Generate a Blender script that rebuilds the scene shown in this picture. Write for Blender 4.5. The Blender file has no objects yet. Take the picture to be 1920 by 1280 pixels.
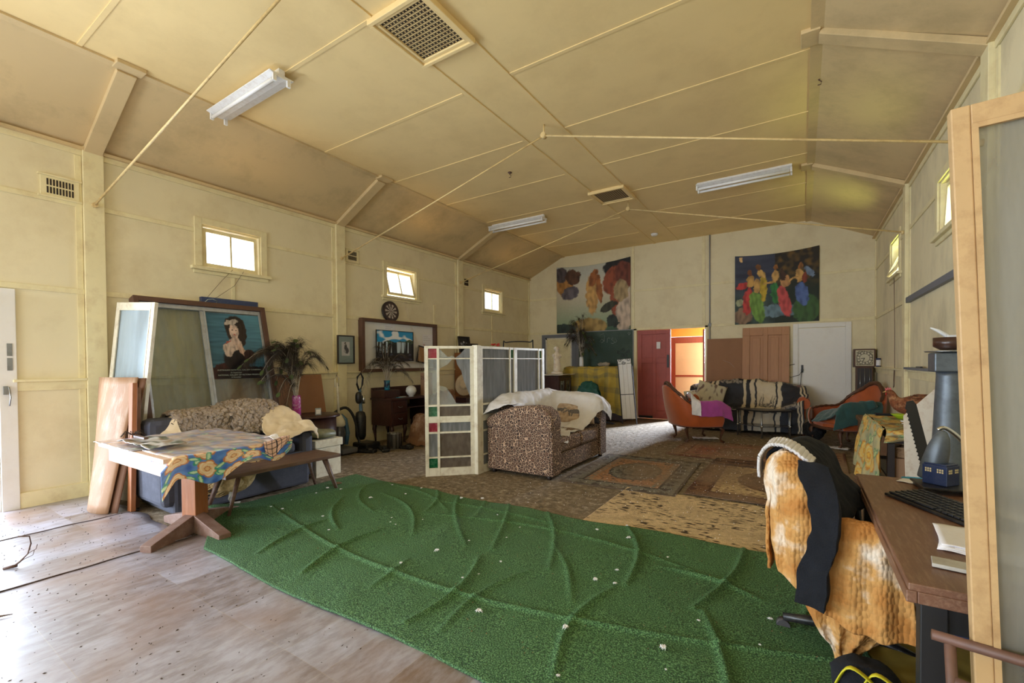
import bpy, bmesh, math, random
from math import sin, cos, pi, radians, sqrt, exp
from mathutils import Vector, Matrix, noise
random.seed(7)
SC = bpy.context.scene
COL = SC.collection

# ------------------------------------------------------------------ camera, world, light, exposure
FPX = 840.6
cam_d = bpy.data.cameras.new('camera'); cam = bpy.data.objects.new('camera', cam_d); COL.objects.link(cam)
TH, PH, RO = radians(32.87), radians(-0.90), radians(-0.45)
_f = Vector((-sin(TH) * cos(PH), cos(TH) * cos(PH), sin(PH)))
_r = Vector((cos(TH), sin(TH), 0)); _u = _r.cross(_f)
_R = Matrix((_r, _u, -_f)).transposed() @ Matrix.Rotation(RO, 3, 'Z')
cam.matrix_world = Matrix.Translation((0, 0, 1.4)) @ _R.to_4x4()
cam_d.sensor_width = 36; cam_d.lens = 36 * FPX / 1920
cam_d.shift_y = (692.4 - 640) / 1920
cam_d.clip_start = 0.05
SC.camera = cam

w = bpy.data.worlds.new('world'); SC.world = w; w.use_nodes = True
bgn = w.node_tree.nodes['Background']
bgn.inputs[0].default_value = (0.86, 0.93, 1.0, 1); bgn.inputs[1].default_value = 3.0
SC.view_settings.view_transform = 'Standard'; SC.view_settings.look = 'None'
SC.view_settings.gamma = 1; SC.view_settings.use_curve_mapping = False
SC.view_settings.exposure = 0.14
SC.cycles.max_bounces = 10; SC.cycles.diffuse_bounces = 7; SC.cycles.transparent_max_bounces = 24
SC.cycles.use_denoising = True; SC.cycles.caustics_reflective = False; SC.cycles.caustics_refractive = False
SC.cycles.sample_clamp_indirect = 6

def area(name, loc, target, sx, sy, power, col, spread=180):
    d = bpy.data.lights.new(name, 'AREA'); d.shape = 'RECTANGLE'; d.size = sx; d.size_y = sy
    d.energy = power; d.color = col; d.spread = radians(spread)
    o = bpy.data.objects.new(name, d); COL.objects.link(o); o.location = loc
    o.rotation_euler = (Vector(target) - Vector(loc)).to_track_quat('-Z', 'Y').to_euler()
    return o
# daylight through the door and windows; the openings themselves are built below
area('daylight_side_door', (-6.9, 0.45, 1.1), (0, 1.2, 0.6), 1.4, 2.1, 200, (0.66, 0.80, 1.0))
area('daylight_big_door', (-6.95, -2.4, 1.2), (-2, 0.5, 1.2), 2.4, 2.2, 400, (0.78, 0.89, 1.0))
area('daylight_rear_opening', (-4.2, -5.1, 1.7), (-4.6, 6, 2.0), 3.0, 2.4, 210, (0.80, 0.90, 1.0))
area('daylight_rear_window', (-0.2, -5.0, 1.9), (-0.2, 6, 1.9), 1.8, 1.4, 22, (0.80, 0.90, 1.0))
for k, y in enumerate((0.0, 3.05, 6.1, 9.1)):
    area('window_daylight', (-6.95, y, 3.0), (0, y, 1.8), 0.8, 0.8, 34, (0.88, 0.94, 1.0))
    area('sunlit_ground_bounce', (-6.9, y + 0.1, 2.1), (-5.6, y + 0.1, 3.6), 0.9, 0.5, 34, (1.0, 0.60, 0.22))
for k, y in enumerate((-0.3, 2.75, 5.8, 8.8)):
    area('window_daylight', (1.75, y, 3.0), (-4, y, 1.9), 0.8, 0.8, 20, (0.85, 0.92, 1.0))
    area('sunlit_grass_bounce', (1.65, y, 2.1), (0.2, y, 3.8), 0.9, 0.5, 46, (0.85, 1.0, 0.24))
area('porch_daylight', (-1.72, 13.0, 2.0), (-2.35, 7.6, 0.0), 0.5, 1.0, 260, (0.74, 0.84, 1.0), 70)
area('porch_fill', (-2.5, 11.5, 2.3), (-2.5, 12.5, 1.0), 0.7, 0.3, 9, (1.0, 0.90, 0.72))  # added lamp under the porch ceiling, brightens the screen door and its wall

# ------------------------------------------------------------------ helpers
def s2l(v):
    v /= 255.0
    return v / 12.92 if v <= 0.04045 else ((v + 0.055) / 1.055) ** 2.4
def C3(r, g, b): return (s2l(r), s2l(g), s2l(b))
def mix(a, b, t): return tuple(a[i] * (1 - t) + b[i] * t for i in range(3))
def clamp(x, a=0., b=1.): return max(a, min(b, x))
def hsh(*a):
    v = sin(sum(q * k for q, k in zip(a, (127.1, 311.7, 74.7)))) * 43758.5453
    return v - math.floor(v)
def nz(x, y, z=0.): return noise.noise(Vector((x, y, z)))

MATS = {}
def newmat(name):
    m = bpy.data.materials.new(name); m.use_nodes = True; MATS[name] = m
    nt = m.node_tree; return m, nt, nt.nodes['Principled BSDF']
def mat(name, rgb, rough=0.6, metal=0.0, var=0.12, vs=3.0, bump=0.0, bs=40.0, dirt=None, ds=2.0, da=0.4,
        stretch=(1, 1, 1), sheen=0.0, vcol=False, spec=0.5, coat=0.0, emit=None):
    """base colour with noise variation, optional second dirt colour in patches of its own, optional bump"""
    m, nt, b = newmat(name); N = nt.nodes; L = nt.links
    b.inputs['Roughness'].default_value = rough; b.inputs['Metallic'].default_value = metal
    b.inputs['Specular IOR Level'].default_value = spec
    tc = N.new('ShaderNodeTexCoord'); mp = N.new('ShaderNodeMapping'); mp.inputs['Scale'].default_value = stretch
    L.new(tc.outputs['Object'], mp.inputs[0])
    n = N.new('ShaderNodeTexNoise'); n.inputs['Scale'].default_value = vs; n.inputs['Detail'].default_value = 6
    n.inputs['Roughness'].default_value = 0.62
    L.new(mp.outputs[0], n.inputs[0])
    if vcol:
        a = N.new('ShaderNodeAttribute'); a.attribute_name = 'Col'; base = a.outputs['Color']
    else:
        a = N.new('ShaderNodeRGB'); a.outputs[0].default_value = (*rgb, 1); base = a.outputs[0]
    mr = N.new('ShaderNodeMapRange'); mr.inputs[1].default_value = 0.3; mr.inputs[2].default_value = 0.7
    mr.inputs[3].default_value = 1 - var; mr.inputs[4].default_value = 1 + var * 0.7
    L.new(n.outputs[0], mr.inputs[0])
    mu = N.new('ShaderNodeVectorMath'); mu.operation = 'SCALE'
    L.new(base, mu.inputs[0]); L.new(mr.outputs[0], mu.inputs['Scale'])
    out = mu.outputs[0]
    if dirt:
        n2 = N.new('ShaderNodeTexNoise'); n2.inputs['Scale'].default_value = ds; n2.inputs['Detail'].default_value = 8
        n2.inputs['Roughness'].default_value = 0.7
        L.new(mp.outputs[0], n2.inputs[0])
        r2 = N.new('ShaderNodeMapRange'); r2.inputs[1].default_value = 0.48; r2.inputs[2].default_value = 0.72
        r2.inputs[4].default_value = da
        L.new(n2.outputs[0], r2.inputs[0])
        mx = N.new('ShaderNodeMix'); mx.data_type = 'RGBA'; mx.inputs[7].default_value = (*dirt, 1)
        L.new(r2.outputs[0], mx.inputs[0]); L.new(out, mx.inputs[6]); out = mx.outputs[2]
    L.new(out, b.inputs['Base Color'])
    if sheen: b.inputs['Sheen Weight'].default_value = sheen
    if bump:
        n3 = N.new('ShaderNodeTexNoise'); n3.inputs['Scale'].default_value = bs; n3.inputs['Detail'].default_value = 4
        L.new(mp.outputs[0], n3.inputs[0])
        bp = N.new('ShaderNodeBump'); bp.inputs['Strength'].default_value = bump; bp.inputs['Distance'].default_value = 0.02
        L.new(n3.outputs[0], bp.inputs['Height']); L.new(bp.outputs[0], b.inputs['Normal'])
    if emit:
        b.inputs['Emission Color'].default_value = (*emit[0], 1); b.inputs['Emission Strength'].default_value = emit[1]
    if coat: b.inputs['Coat Weight'].default_value = coat; b.inputs['Coat Roughness'].default_value = 0.16
    return m

def glassmat(name, tint=(1, 1, 1), gloss=0.10, dirt=None, amount=0.3, amin=0.0, ds=6, stretch=(1, 1, .25)):
    """thin sheet glass: clear transmission and reflection, with a dust film where it has one"""
    m, nt, b = newmat(name); N = nt.nodes; L = nt.links; N.remove(b)
    out = N['Material Output']
    tr = N.new('ShaderNodeBsdfTransparent'); tr.inputs[0].default_value = (*tint, 1)
    gl = N.new('ShaderNodeBsdfGlossy'); gl.inputs['Roughness'].default_value = 0.08
    fr = N.new('ShaderNodeLayerWeight'); fr.inputs[0].default_value = 0.25
    ma = N.new('ShaderNodeMath'); ma.operation = 'MULTIPLY_ADD'; ma.inputs[1].default_value = 0.5; ma.inputs[2].default_value = gloss * 0.5
    L.new(fr.outputs['Fresnel'], ma.inputs[0])
    m1 = N.new('ShaderNodeMixShader'); L.new(ma.outputs[0], m1.inputs[0]); L.new(tr.outputs[0], m1.inputs[1]); L.new(gl.outputs[0], m1.inputs[2])
    res = m1
    if dirt:
        tc = N.new('ShaderNodeTexCoord'); mp = N.new('ShaderNodeMapping'); mp.inputs['Scale'].default_value = stretch
        L.new(tc.outputs['Object'], mp.inputs[0])
        n = N.new('ShaderNodeTexNoise'); n.inputs['Scale'].default_value = ds; n.inputs['Detail'].default_value = 8
        L.new(mp.outputs[0], n.inputs[0])
        mr = N.new('ShaderNodeMapRange'); mr.inputs[1].default_value = 0.38; mr.inputs[2].default_value = 0.66
        mr.inputs[3].default_value = amin; mr.inputs[4].default_value = amount
        L.new(n.outputs[0], mr.inputs[0])
        df = N.new('ShaderNodeBsdfDiffuse'); df.inputs[0].default_value = (*dirt, 1)
        tl = N.new('ShaderNodeBsdfTranslucent'); tl.inputs[0].default_value = (*dirt, 1)
        ad = N.new('ShaderNodeMixShader'); ad.inputs[0].default_value = 0.4
        L.new(df.outputs[0], ad.inputs[1]); L.new(tl.outputs[0], ad.inputs[2])
        m2 = N.new('ShaderNodeMixShader'); L.new(mr.outputs[0], m2.inputs[0]); L.new(m1.outputs[0], m2.inputs[1]); L.new(ad.outputs[0], m2.inputs[2])
        res = m2
    L.new(res.outputs[0], out.inputs[0]); return m

class G:
    """collects shapes of ONE mesh"""
    def __init__(s): s.v = []; s.f = []; s.sm = []; s.c = None
    def add(s, vs, fs, smooth=False):
        n = len(s.v); s.v += [tuple(q) for q in vs]; s.f += [tuple(i + n for i in f) for f in fs]; s.sm += [smooth] * len(fs); return s
    def box(s, a, b, M=None):
        x0, y0, z0 = a; x1, y1, z1 = b
        if x0 > x1: x0, x1 = x1, x0
        if y0 > y1: y0, y1 = y1, y0
        if z0 > z1: z0, z1 = z1, z0
        vs = [Vector(p) for p in ((x0,y0,z0),(x1,y0,z0),(x1,y1,z0),(x0,y1,z0),(x0,y0,z1),(x1,y0,z1),(x1,y1,z1),(x0,y1,z1))]
        if M is not None: vs = [M @ q for q in vs]
        return s.add(vs, [(0,3,2,1),(4,5,6,7),(0,1,5,4),(1,2,6,5),(2,3,7,6),(3,0,4,7)])
    def bar(s, p0, p1, w, h, up=(0, 0, 1)):
        p0 = Vector(p0); p1 = Vector(p1); d = (p1 - p0); L = d.length; d.normalize(); up = Vector(up)
        if abs(d.dot(up)) > 0.98: up = Vector((0, 1, 0))
        r = d.cross(up).normalized(); u = r.cross(d)
        M = Matrix((r, d, u)).transposed().to_4x4(); M.translation = p0
        return s.box((-w/2, 0, -h/2), (w/2, L, h/2), M)
    def prism(s, poly, ax, lo, hi):
        def P(a, b, c): return {'x': (c, a, b), 'y': (a, c, b), 'z': (a, b, c)}[ax]
        n = len(poly); vs = [P(a, b, lo) for a, b in poly] + [P(a, b, hi) for a, b in poly]
        ar = sum(poly[i][0]*poly[(i+1)%n][1]-poly[(i+1)%n][0]*poly[i][1] for i in range(n))
        flip = (ar > 0) != (ax == 'y')
        b = tuple(range(n)); t = tuple(range(n, 2*n)); fs = [b[::-1] if flip else b, t if flip else t[::-1]]
        for i in range(n):
            j = (i+1) % n; q = (i, j, j+n, i+n); fs.append(q if flip else q[::-1])
        return s.add(vs, fs)
    def tube(s, pts, r, seg=10, flat=(1, 1), closed=False, up=(0, 0, 1)):
        pts = [Vector(p) for p in pts]; n = len(pts); rs = r if isinstance(r, (list, tuple)) else [r]*n
        vs = []; up = Vector(up)
        for i, p in enumerate(pts):
            a = pts[max(i-1, 0)] if not closed else pts[i-1]; b = pts[min(i+1, n-1)] if not closed else pts[(i+1) % n]
            d = (b - a).normalized(); uu = up
            if abs(d.dot(uu)) > 0.97: uu = Vector((0, 1, 0)) if abs(d.y) < 0.9 else Vector((1, 0, 0))
            x = d.cross(uu).normalized(); y = x.cross(d)
            for k in range(seg):
                t = 2*pi*k/seg; vs.append(p + x*cos(t)*rs[i]*flat[0] + y*sin(t)*rs[i]*flat[1])
        fs = []
        for i in range(n if closed else n-1):
            j = (i+1) % n
            for k in range(seg):
                l = (k+1) % seg; fs.append((i*seg+k, i*seg+l, j*seg+l, j*seg+k))
        if not closed: fs += [tuple(range(seg))[::-1], tuple(range((n-1)*seg, n*seg))]
        return s.add(vs, fs, True)
    def cyl(s, p0, p1, r0, r1=None, seg=20): 
        s.tube([p0, p1], [r0, r0 if r1 is None else r1], seg); s.sm[-2:] = [False, False]; return s
    def lathe(s, prof, c=(0, 0, 0), seg=24, sx=1, sy=1):
        c = Vector(c); vs = []
        for r, z in prof:
            for k in range(seg):
                t = 2*pi*k/seg; vs.append(c + Vector((r*cos(t)*sx, r*sin(t)*sy, z)))
        fs = []; n = len(prof)
        for i in range(n-1):
            for k in range(seg):
                l = (k+1) % seg; fs.append((i*seg+k, i*seg+l, (i+1)*seg+l, (i+1)*seg+k))
        fs += [tuple(range(seg))[::-1], tuple(range((n-1)*seg, n*seg))]
        return s.add(vs, fs, True)
    def ell(s, c, r, e=1.0, seg=20, ring=12, M=None):
        """superellipsoid: e<1 boxy"""
        def pw(x): return math.copysign(abs(x)**e, x)
        vs = []
        for i in range(ring+1):
            a = -pi/2 + pi*i/ring
            for k in range(seg):
                t = 2*pi*k/seg
                p = Vector((pw(cos(a))*pw(cos(t))*r[0], pw(cos(a))*pw(sin(t))*r[1], pw(sin(a))*r[2]))
                if M is not None: p = M @ p
                vs.append(p + Vector(c))
        fs = []
        for i in range(ring):
            for k in range(seg):
                l = (k+1) % seg; fs.append((i*seg+k, i*seg+l, (i+1)*seg+l, (i+1)*seg+k))
        return s.add(vs, fs, True)
    def grid(s, nu, nv, P, col=None, keep=None):
        n0 = len(s.v); vs = []; cs = []
        for j in range(nv+1):
            for i in range(nu+1):
                u, v = i/nu, j/nv; vs.append(P(u, v))
                if col: cs.append(col(u, v))
        fs = [(j*(nu+1)+i, j*(nu+1)+i+1, (j+1)*(nu+1)+i+1, (j+1)*(nu+1)+i) for j in range(nv) for i in range(nu)
              if keep is None or keep((i+.5)/nu, (j+.5)/nv)]
        s.add(vs, fs, True)
        if col: s.c = (s.c or [(1, 1, 1)]*n0) + cs
        return s
    def jit(s, amp, sc=8.):
        s.v = [tuple(Vector(p) + noise.noise_vector(Vector(p)*sc)*amp) for p in s.v]; return s
    def obj(s, name, m, parent=None, bevel=0., solid=0., sub=0, off=0.):
        me = bpy.data.meshes.new(name); me.from_pydata(s.v, [], s.f)
        me.polygons.foreach_set('use_smooth', s.sm); me.update()
        if s.c:
            cs = s.c + [(1, 1, 1)]*(len(s.v)-len(s.c))
            at = me.color_attributes.new('Col', 'FLOAT_COLOR', 'POINT')
            at.data.foreach_set('color', [q for c in cs for q in (*c, 1.0)])
        o = bpy.data.objects.new(name, me); COL.objects.link(o)
        if m: me.materials.append(MATS[m] if isinstance(m, str) else m)
        if parent: o.parent = parent
        if solid: md = o.modifiers.new('s', 'SOLIDIFY'); md.thickness = solid; md.offset = off
        if bevel: md = o.modifiers.new('b', 'BEVEL'); md.width = bevel; md.segments = 2; md.limit_method = 'ANGLE'; md.angle_limit = radians(40)
        if sub: md = o.modifiers.new('u', 'SUBSURF'); md.levels = sub; md.render_levels = sub
        return o
def T(name, label, cat, loc=(0, 0, 0), rz=0., group=None, rx=0., ry=0.):
    o = bpy.data.objects.new(name, None); COL.objects.link(o); o.empty_display_size = 0.1
    o.location = loc; o.rotation_euler = (radians(rx), radians(ry), radians(rz)); tag(o, label, cat, group); return o
def tag(o, label, cat, group=None, kind=None):
    o['label'] = label; o['category'] = cat
    if group: o['group'] = group
    if kind: o['kind'] = kind
    return o
def struct(o): o['kind'] = 'structure'; return o
def place(o, loc, rz=0., rx=0., ry=0.):
    o.location = loc; o.rotation_euler = (radians(rx), radians(ry), radians(rz)); return o
def dup(root, loc, rz, label):
    r = root.copy(); COL.objects.link(r); r.location = loc; r.rotation_euler = (0, 0, radians(rz)); r['label'] = label
    for ch in list(root.children):
        c = ch.copy(); COL.objects.link(c); c.parent = r
        for g in ch.children:
            d = g.copy(); COL.objects.link(d); d.parent = c
    return r
def cr(p, t):
    """catmull-rom through the list p at t in 0..1"""
    n = len(p)-1; x = clamp(t)*n; i = min(int(x), n-1); f = x-i
    a = p[max(i-1, 0)]; b = p[i]; c = p[i+1]; d = p[min(i+2, n)]
    return 0.5*((2*b) + (c-a)*f + (2*a-5*b+4*c-d)*f*f + (3*b-a-3*c+d)*f**3)
def sheet(rows, nu, nv, wr=0.0, wf=6., g=None, col=None, fold=None, keep=None):
    """a cloth surface through rows of control points; wr wrinkle size"""
    rows = [[Vector(p) for p in r] for r in rows]
    def P(u, v):
        p = cr([cr(r, u) for r in rows], v)
        if wr: p = p + noise.noise_vector(p*wf)*wr + noise.noise_vector(p*wf*2.7)*wr*0.4
        if fold: p = p + Vector(fold(u, v))
        return p
    return (g or G()).grid(nu, nv, P, col, keep)

# ------------------------------------------------------------------ materials
CREAM = C3(228, 217, 182)
mat('wall_paint', CREAM, 0.62, var=0.05, vs=1.2, dirt=C3(176, 150, 100), ds=1.6, da=0.30, bump=0.03, bs=90)
mat('wall_paint_stained', CREAM, 0.62, var=0.06, vs=1.2, dirt=C3(120, 112, 88), ds=1.3, da=0.42, stretch=(1, 1, .6), bump=0.03, bs=90)
mat('trim_paint', C3(230, 219, 176), 0.5, var=0.05, vs=4, dirt=C3(170, 132, 78), ds=5, da=0.35)
mat('ceiling_paint', C3(238, 212, 154), 0.75, var=0.05, vs=1.0, dirt=C3(180, 148, 96), ds=1.2, da=0.22)
mat('cove_paint', C3(214, 190, 144), 0.75, var=0.06, vs=1.0, dirt=C3(120, 108, 78), ds=1.4, da=0.38)
mat('rod_paint', C3(222, 196, 140), 0.5, var=0.1, vs=10, dirt=C3(150, 110, 70), ds=14, da=0.5)
mat('white_paint', C3(232, 230, 226), 0.45, var=0.04, vs=4, dirt=C3(176, 160, 136), ds=4, da=0.2)
mat('old_white_paint', C3(222, 216, 196), 0.5, var=0.06, vs=5, dirt=C3(150, 118, 78), ds=9, da=0.55)
mat('key_plastic', C3(40, 40, 42), 0.4)
mat('peach_paint', C3(188, 156, 112), 0.5, var=0.06, vs=5, dirt=C3(140, 104, 66), ds=12, da=0.6)
mat('enamel_white', C3(236, 236, 236), 0.3, var=0.03, dirt=C3(160, 120, 80), ds=20, da=0.3)
mat('tube_glass', C3(245, 245, 245), 0.15, var=0.02)
mat('vent_dark', C3(52, 42, 34), 0.9)
mat('grey_paint', C3(108, 112, 122), 0.5, var=0.06)
mat('red_paint', C3(172, 86, 80), 0.55, var=0.07, vs=3, dirt=C3(110, 60, 54), ds=5, da=0.3)
mat('orange_paint', C3(226, 170, 66), 0.6)
mat('redwood', C3(146, 66, 38), 0.5, var=0.2, vs=6, stretch=(6, 6, .6))
mat('door_timber', C3(180, 130, 92), 0.5, var=0.09, vs=8, stretch=(7, 7, .5), dirt=C3(140, 92, 58), ds=6, da=0.4)
mat('door_timber_dark', C3(150, 100, 66), 0.5, var=0.2, vs=9, stretch=(8, 8, .5))
mat('hardboard', C3(150, 106, 72), 0.6, var=0.05, vs=2, dirt=C3(120, 82, 54), ds=3, da=0.3)
mat('hardboard_stained', C3(164, 122, 88), 0.6, var=0.08, vs=5, dirt=C3(206, 186, 156), ds=16, da=0.5, stretch=(1, 1, .12))
mat('ply', C3(158, 120, 88), 0.6, var=0.16, vs=5, dirt=C3(204, 186, 168), ds=11, da=0.6, stretch=(1, 1, .1))
mat('ply_edge', C3(104, 70, 48), 0.8)
mat('frame_brown', C3(92, 64, 50), 0.6, var=0.15, vs=8)
mat('frame_dark', C3(40, 32, 30), 0.45)
mat('aluminium', C3(188, 194, 204), 0.4, metal=0.6, var=0.06, dirt=C3(120, 100, 80), ds=10, da=0.4)
mat('steel', C3(150, 152, 154), 0.35, metal=0.9, var=0.1, dirt=C3(90, 80, 70), ds=14, da=0.4)
mat('chrome', C3(205, 208, 210), 0.15, metal=1.0, var=0.03)
mat('zinc', C3(104, 112, 120), 0.45, metal=0.55, var=0.15, vs=8, dirt=C3(70, 76, 82), ds=18, da=0.5)
mat('black_metal', C3(30, 30, 32), 0.45, var=0.1)
mat('black_plastic', C3(26, 26, 28), 0.35, var=0.1, dirt=C3(96, 86, 76), ds=30, da=0.3)
mat('grey_plastic', C3(92, 94, 98), 0.4)
mat('mahogany', C3(58, 30, 26), 0.38, var=0.25, vs=6, stretch=(1, 5, 1), dirt=C3(96, 74, 62), ds=8, da=0.25)
mat('walnut', C3(98, 72, 58), 0.5, var=0.2, vs=8, stretch=(5, .7, 5), dirt=C3(150, 130, 118), ds=6, da=0.45)
mat('post_timber', C3(156, 96, 56), 0.4, var=0.15, vs=8, stretch=(7, 7, .6), dirt=C3(190, 150, 130), ds=6, da=0.3)
mat('base_timber', C3(122, 92, 78), 0.6, var=0.15, vs=8, dirt=C3(160, 142, 132), ds=9, da=0.6)
mat('pine', C3(226, 196, 176), 0.5, var=0.06, vs=5, stretch=(.7, 6, 6), dirt=C3(170, 130, 104), ds=9, da=0.25)
mat('desk_timber', C3(116, 82, 64), 0.38, var=0.16, vs=7, stretch=(6, .8, 6), dirt=C3(180, 150, 124), ds=12, da=0.4)
mat('chest_timber', C3(112, 78, 52), 0.6, var=0.15, vs=7, dirt=C3(140, 110, 80), ds=8, da=0.4)
mat('shelf_timber', C3(130, 82, 42), 0.5, var=0.15, vs=7)
mat('carved_wood', C3(88, 54, 34), 0.4, var=0.3, vs=26, bump=0.5, bs=60)
mat('velvet', C3(172, 78, 12), 0.6, var=0.14, vs=6, sheen=0.5, bump=0.05, bs=120)
mat('velvet_dark', C3(96, 38, 16), 0.6, var=0.14, vs=6, sheen=0.4)
mat('blue_fabric', C3(72, 74, 86), 0.9, var=0.15, vs=4, bump=0.1, bs=160, dirt=C3(110, 112, 128), ds=3, da=0.4)
mat('cream_cloth', C3(218, 200, 170), 0.9, var=0.08, vs=4, dirt=C3(170, 140, 104), ds=5, da=0.35, bump=0.05, bs=80)
mat('white_sheet', C3(224, 222, 224), 0.9, var=0.05, vs=4, dirt=C3(180, 164, 150), ds=3, da=0.35, bump=0.05, bs=90)
mat('fleece', C3(170, 154, 138), 1.0, var=0.3, vs=30, bump=1.0, bs=60, dirt=C3(140, 118, 98), ds=9, da=0.5)
mat('tartan', (1, 1, 1), 0.9, vcol=True, var=0.05)
mat('olive_cushion', C3(108, 108, 80), 0.5, var=0.2, vs=14, dirt=C3(160, 160, 140), ds=12, da=0.5)
mat('green_towel', C3(42, 78, 76), 0.95, var=0.12, vs=12, sheen=0.3, bump=0.2, bs=200)
mat('green_jacket', C3(16, 82, 76), 0.5, var=0.2, vs=8, dirt=C3(90, 130, 124), ds=20, da=0.3)
mat('purple_towel', C3(166, 70, 148), 0.95, var=0.08, vs=12, sheen=0.3, bump=0.15, bs=200)
mat('brown_blanket', C3(128, 92, 68), 0.95, var=0.15, vs=6, dirt=C3(200, 180, 160), ds=7, da=0.6)
mat('cushion_print', (1, 1, 1), 0.9, vcol=True, var=0.06, vs=8)
mat('painted', (1, 1, 1), 0.65, vcol=True, var=0.06, vs=14)
mat('painted_gloss', (1, 1, 1), 0.3, vcol=True, var=0.03, vs=14)
mat('vinyl_cloth', (1, 1, 1), 0.30, coat=1.0, vcol=True, var=0.06, vs=14, bump=0.04, bs=30)
mat('rug_pile', (1, 1, 1), 0.97, vcol=True, var=0.28, vs=26, bump=0.5, bs=90, dirt=C3(128, 104, 78), ds=3, da=0.35)
mat('pink_glaze', C3(190, 60, 150), 0.25, var=0.05, dirt=C3(225, 205, 225), ds=22, da=0.9)
mat('blue_glaze', C3(30, 40, 60), 0.2, dirt=C3(60, 190, 225), ds=16, da=1.0)
mat('white_glaze', C3(226, 228, 230), 0.25, var=0.05)
mat('plaster', C3(234, 224, 208), 0.6, var=0.05, dirt=C3(176, 130, 84), ds=10, da=0.6)
mat('opal_glass', C3(214, 216, 214), 0.2, var=0.04, dirt=C3(170, 120, 70), ds=6, da=0.35)
mat('rock', C3(160, 150, 134), 0.9, var=0.4, vs=30, bump=0.6, bs=30)
mat('paper', C3(232, 230, 234), 0.7, var=0.04, dirt=C3(190, 176, 150), ds=6, da=0.3)
mat('acrylic', C3(190, 186, 176), 0.1, var=0.05, vs=12, dirt=C3(130, 110, 90), ds=20, da=0.3)
mat('blue_tin', C3(40, 54, 92), 0.35, var=0.1, dirt=C3(90, 96, 116), ds=24, da=0.3)
mat('slot_cream', C3(226, 210, 160), 0.6)
mat('cyan_plastic', C3(70, 164, 196), 0.35, var=0.05)
mat('lime_plastic', C3(176, 206, 40), 0.35, var=0.05)
mat('wicker', C3(176, 142, 108), 0.7, var=0.3, vs=40, bump=0.6, bs=80)
mat('quill', C3(176, 166, 152), 0.5, var=0.2, vs=20)
mat('barb', (1, 1, 1), 0.75, vcol=True, var=0.25, vs=20)
mat('hen_cream', C3(206, 178, 128), 0.9, var=0.22, vs=18, bump=0.8, bs=46, dirt=C3(150, 106, 52), ds=7, da=0.55)
mat('hen_brown', C3(122, 68, 36), 0.9, var=0.45, vs=30, bump=1.0, bs=44, dirt=C3(214, 168, 120), ds=9, da=0.6)
mat('hen_black', C3(18, 17, 18), 0.9, var=0.3, vs=26, bump=1.0, bs=36)
mat('comb_red', C3(170, 36, 28), 0.5)
mat('beak', C3(190, 150, 90), 0.5)
mat('hen_leg', C3(196, 190, 176), 0.6, var=0.1)
mat('white_feather', C3(236, 236, 240), 0.9, var=0.05)
mat('straw', C3(120, 96, 62), 0.9, var=0.4, vs=5)
mat('litter_dark', C3(66, 48, 34), 0.9, var=0.4, vs=5)
mat('chalkboard', C3(44, 68, 58), 0.6, var=0.12, vs=3, dirt=C3(84, 104, 94), ds=2.2, da=0.45, stretch=(1, 1, 1))
mat('chalk', C3(176, 186, 180), 0.9)
mat('screen_blind', C3(216, 190, 150), 0.8, var=0.05)
mat('wool_black', C3(15, 18, 26), 1.0, var=0.2, vs=14, bump=0.4, bs=220)
mat('wool_white', C3(206, 202, 200), 1.0, var=0.08, bump=0.3, bs=160)
mat('sponge_brown', C3(120, 70, 40), 1.0, var=0.2, bump=0.4, bs=60)
mat('yellow_strap', C3(206, 196, 40), 0.6)
mat('mustard_cloth', C3(150, 128, 48), 0.9, var=0.2, vs=5)
mat('rusty_brown', C3(96, 66, 52), 0.55, var=0.3, vs=14)
mat('cork_mat', C3(160, 120, 80), 0.9, var=0.2)
mat('blue_vac', C3(66, 104, 132), 0.35, var=0.1, dirt=C3(140, 140, 140), ds=14, da=0.4)
mat('vac_clear', C3(78, 76, 80), 0.2, var=0.2, vs=9)
mat('shellac', C3(70, 46, 36), 0.3, var=0.15)
mat('grey_board', C3(138, 140, 146), 0.6, var=0.08)
mat('dark_leather', C3(34, 26, 26), 0.5, var=0.2, vs=10)
mat('concrete_ground', C3(150, 142, 128), 0.9, var=0.1)
mat('red_glass', C3(132, 18, 44), 0.15, var=0.12, vs=7, dirt=C3(190, 120, 130), ds=26, da=0.35)
mat('green_glass', C3(12, 84, 50), 0.15, var=0.12, vs=7, dirt=C3(120, 170, 140), ds=26, da=0.35)
mat('hat_straw', C3(176, 152, 118), 0.9, var=0.12, vs=30, bump=0.3, bs=120)
mat('carton', C3(150, 116, 88), 0.8, var=0.08)
glassmat('window_glass', (1, 1, 1), 0.06)
glassmat('dusty_glass', (0.9, 0.93, 0.93), 0.12, C3(205, 216, 222), 0.34, 0.05, ds=7)
glassmat('smeared_glass', (0.92, 0.95, 0.95), 0.10, C3(206, 220, 228), 0.92, 0.34, ds=3.2, stretch=(1, 1, .18))
glassmat('grimy_glass', (0.90, 0.93, 0.92), 0.10, C3(190, 194, 186), 0.36, 0.06, ds=5, stretch=(1, 1.6, .3))
glassmat('textured_glass', (0.62, 0.63, 0.64), 0.05, C3(158, 160, 162), 0.92, 0.55, ds=30, stretch=(1, 1, .12))
glassmat('smeared_glass_near', (0.74, 0.74, 0.72), 0.14, C3(176, 174, 166), 0.90, 0.18, ds=5.5, stretch=(1, 1, .14))
glassmat('brown_textured_glass', (0.62, 0.58, 0.54), 0.05, C3(138, 126, 114), 0.85, 0.5, ds=16, stretch=(1, 1, .5))

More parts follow.
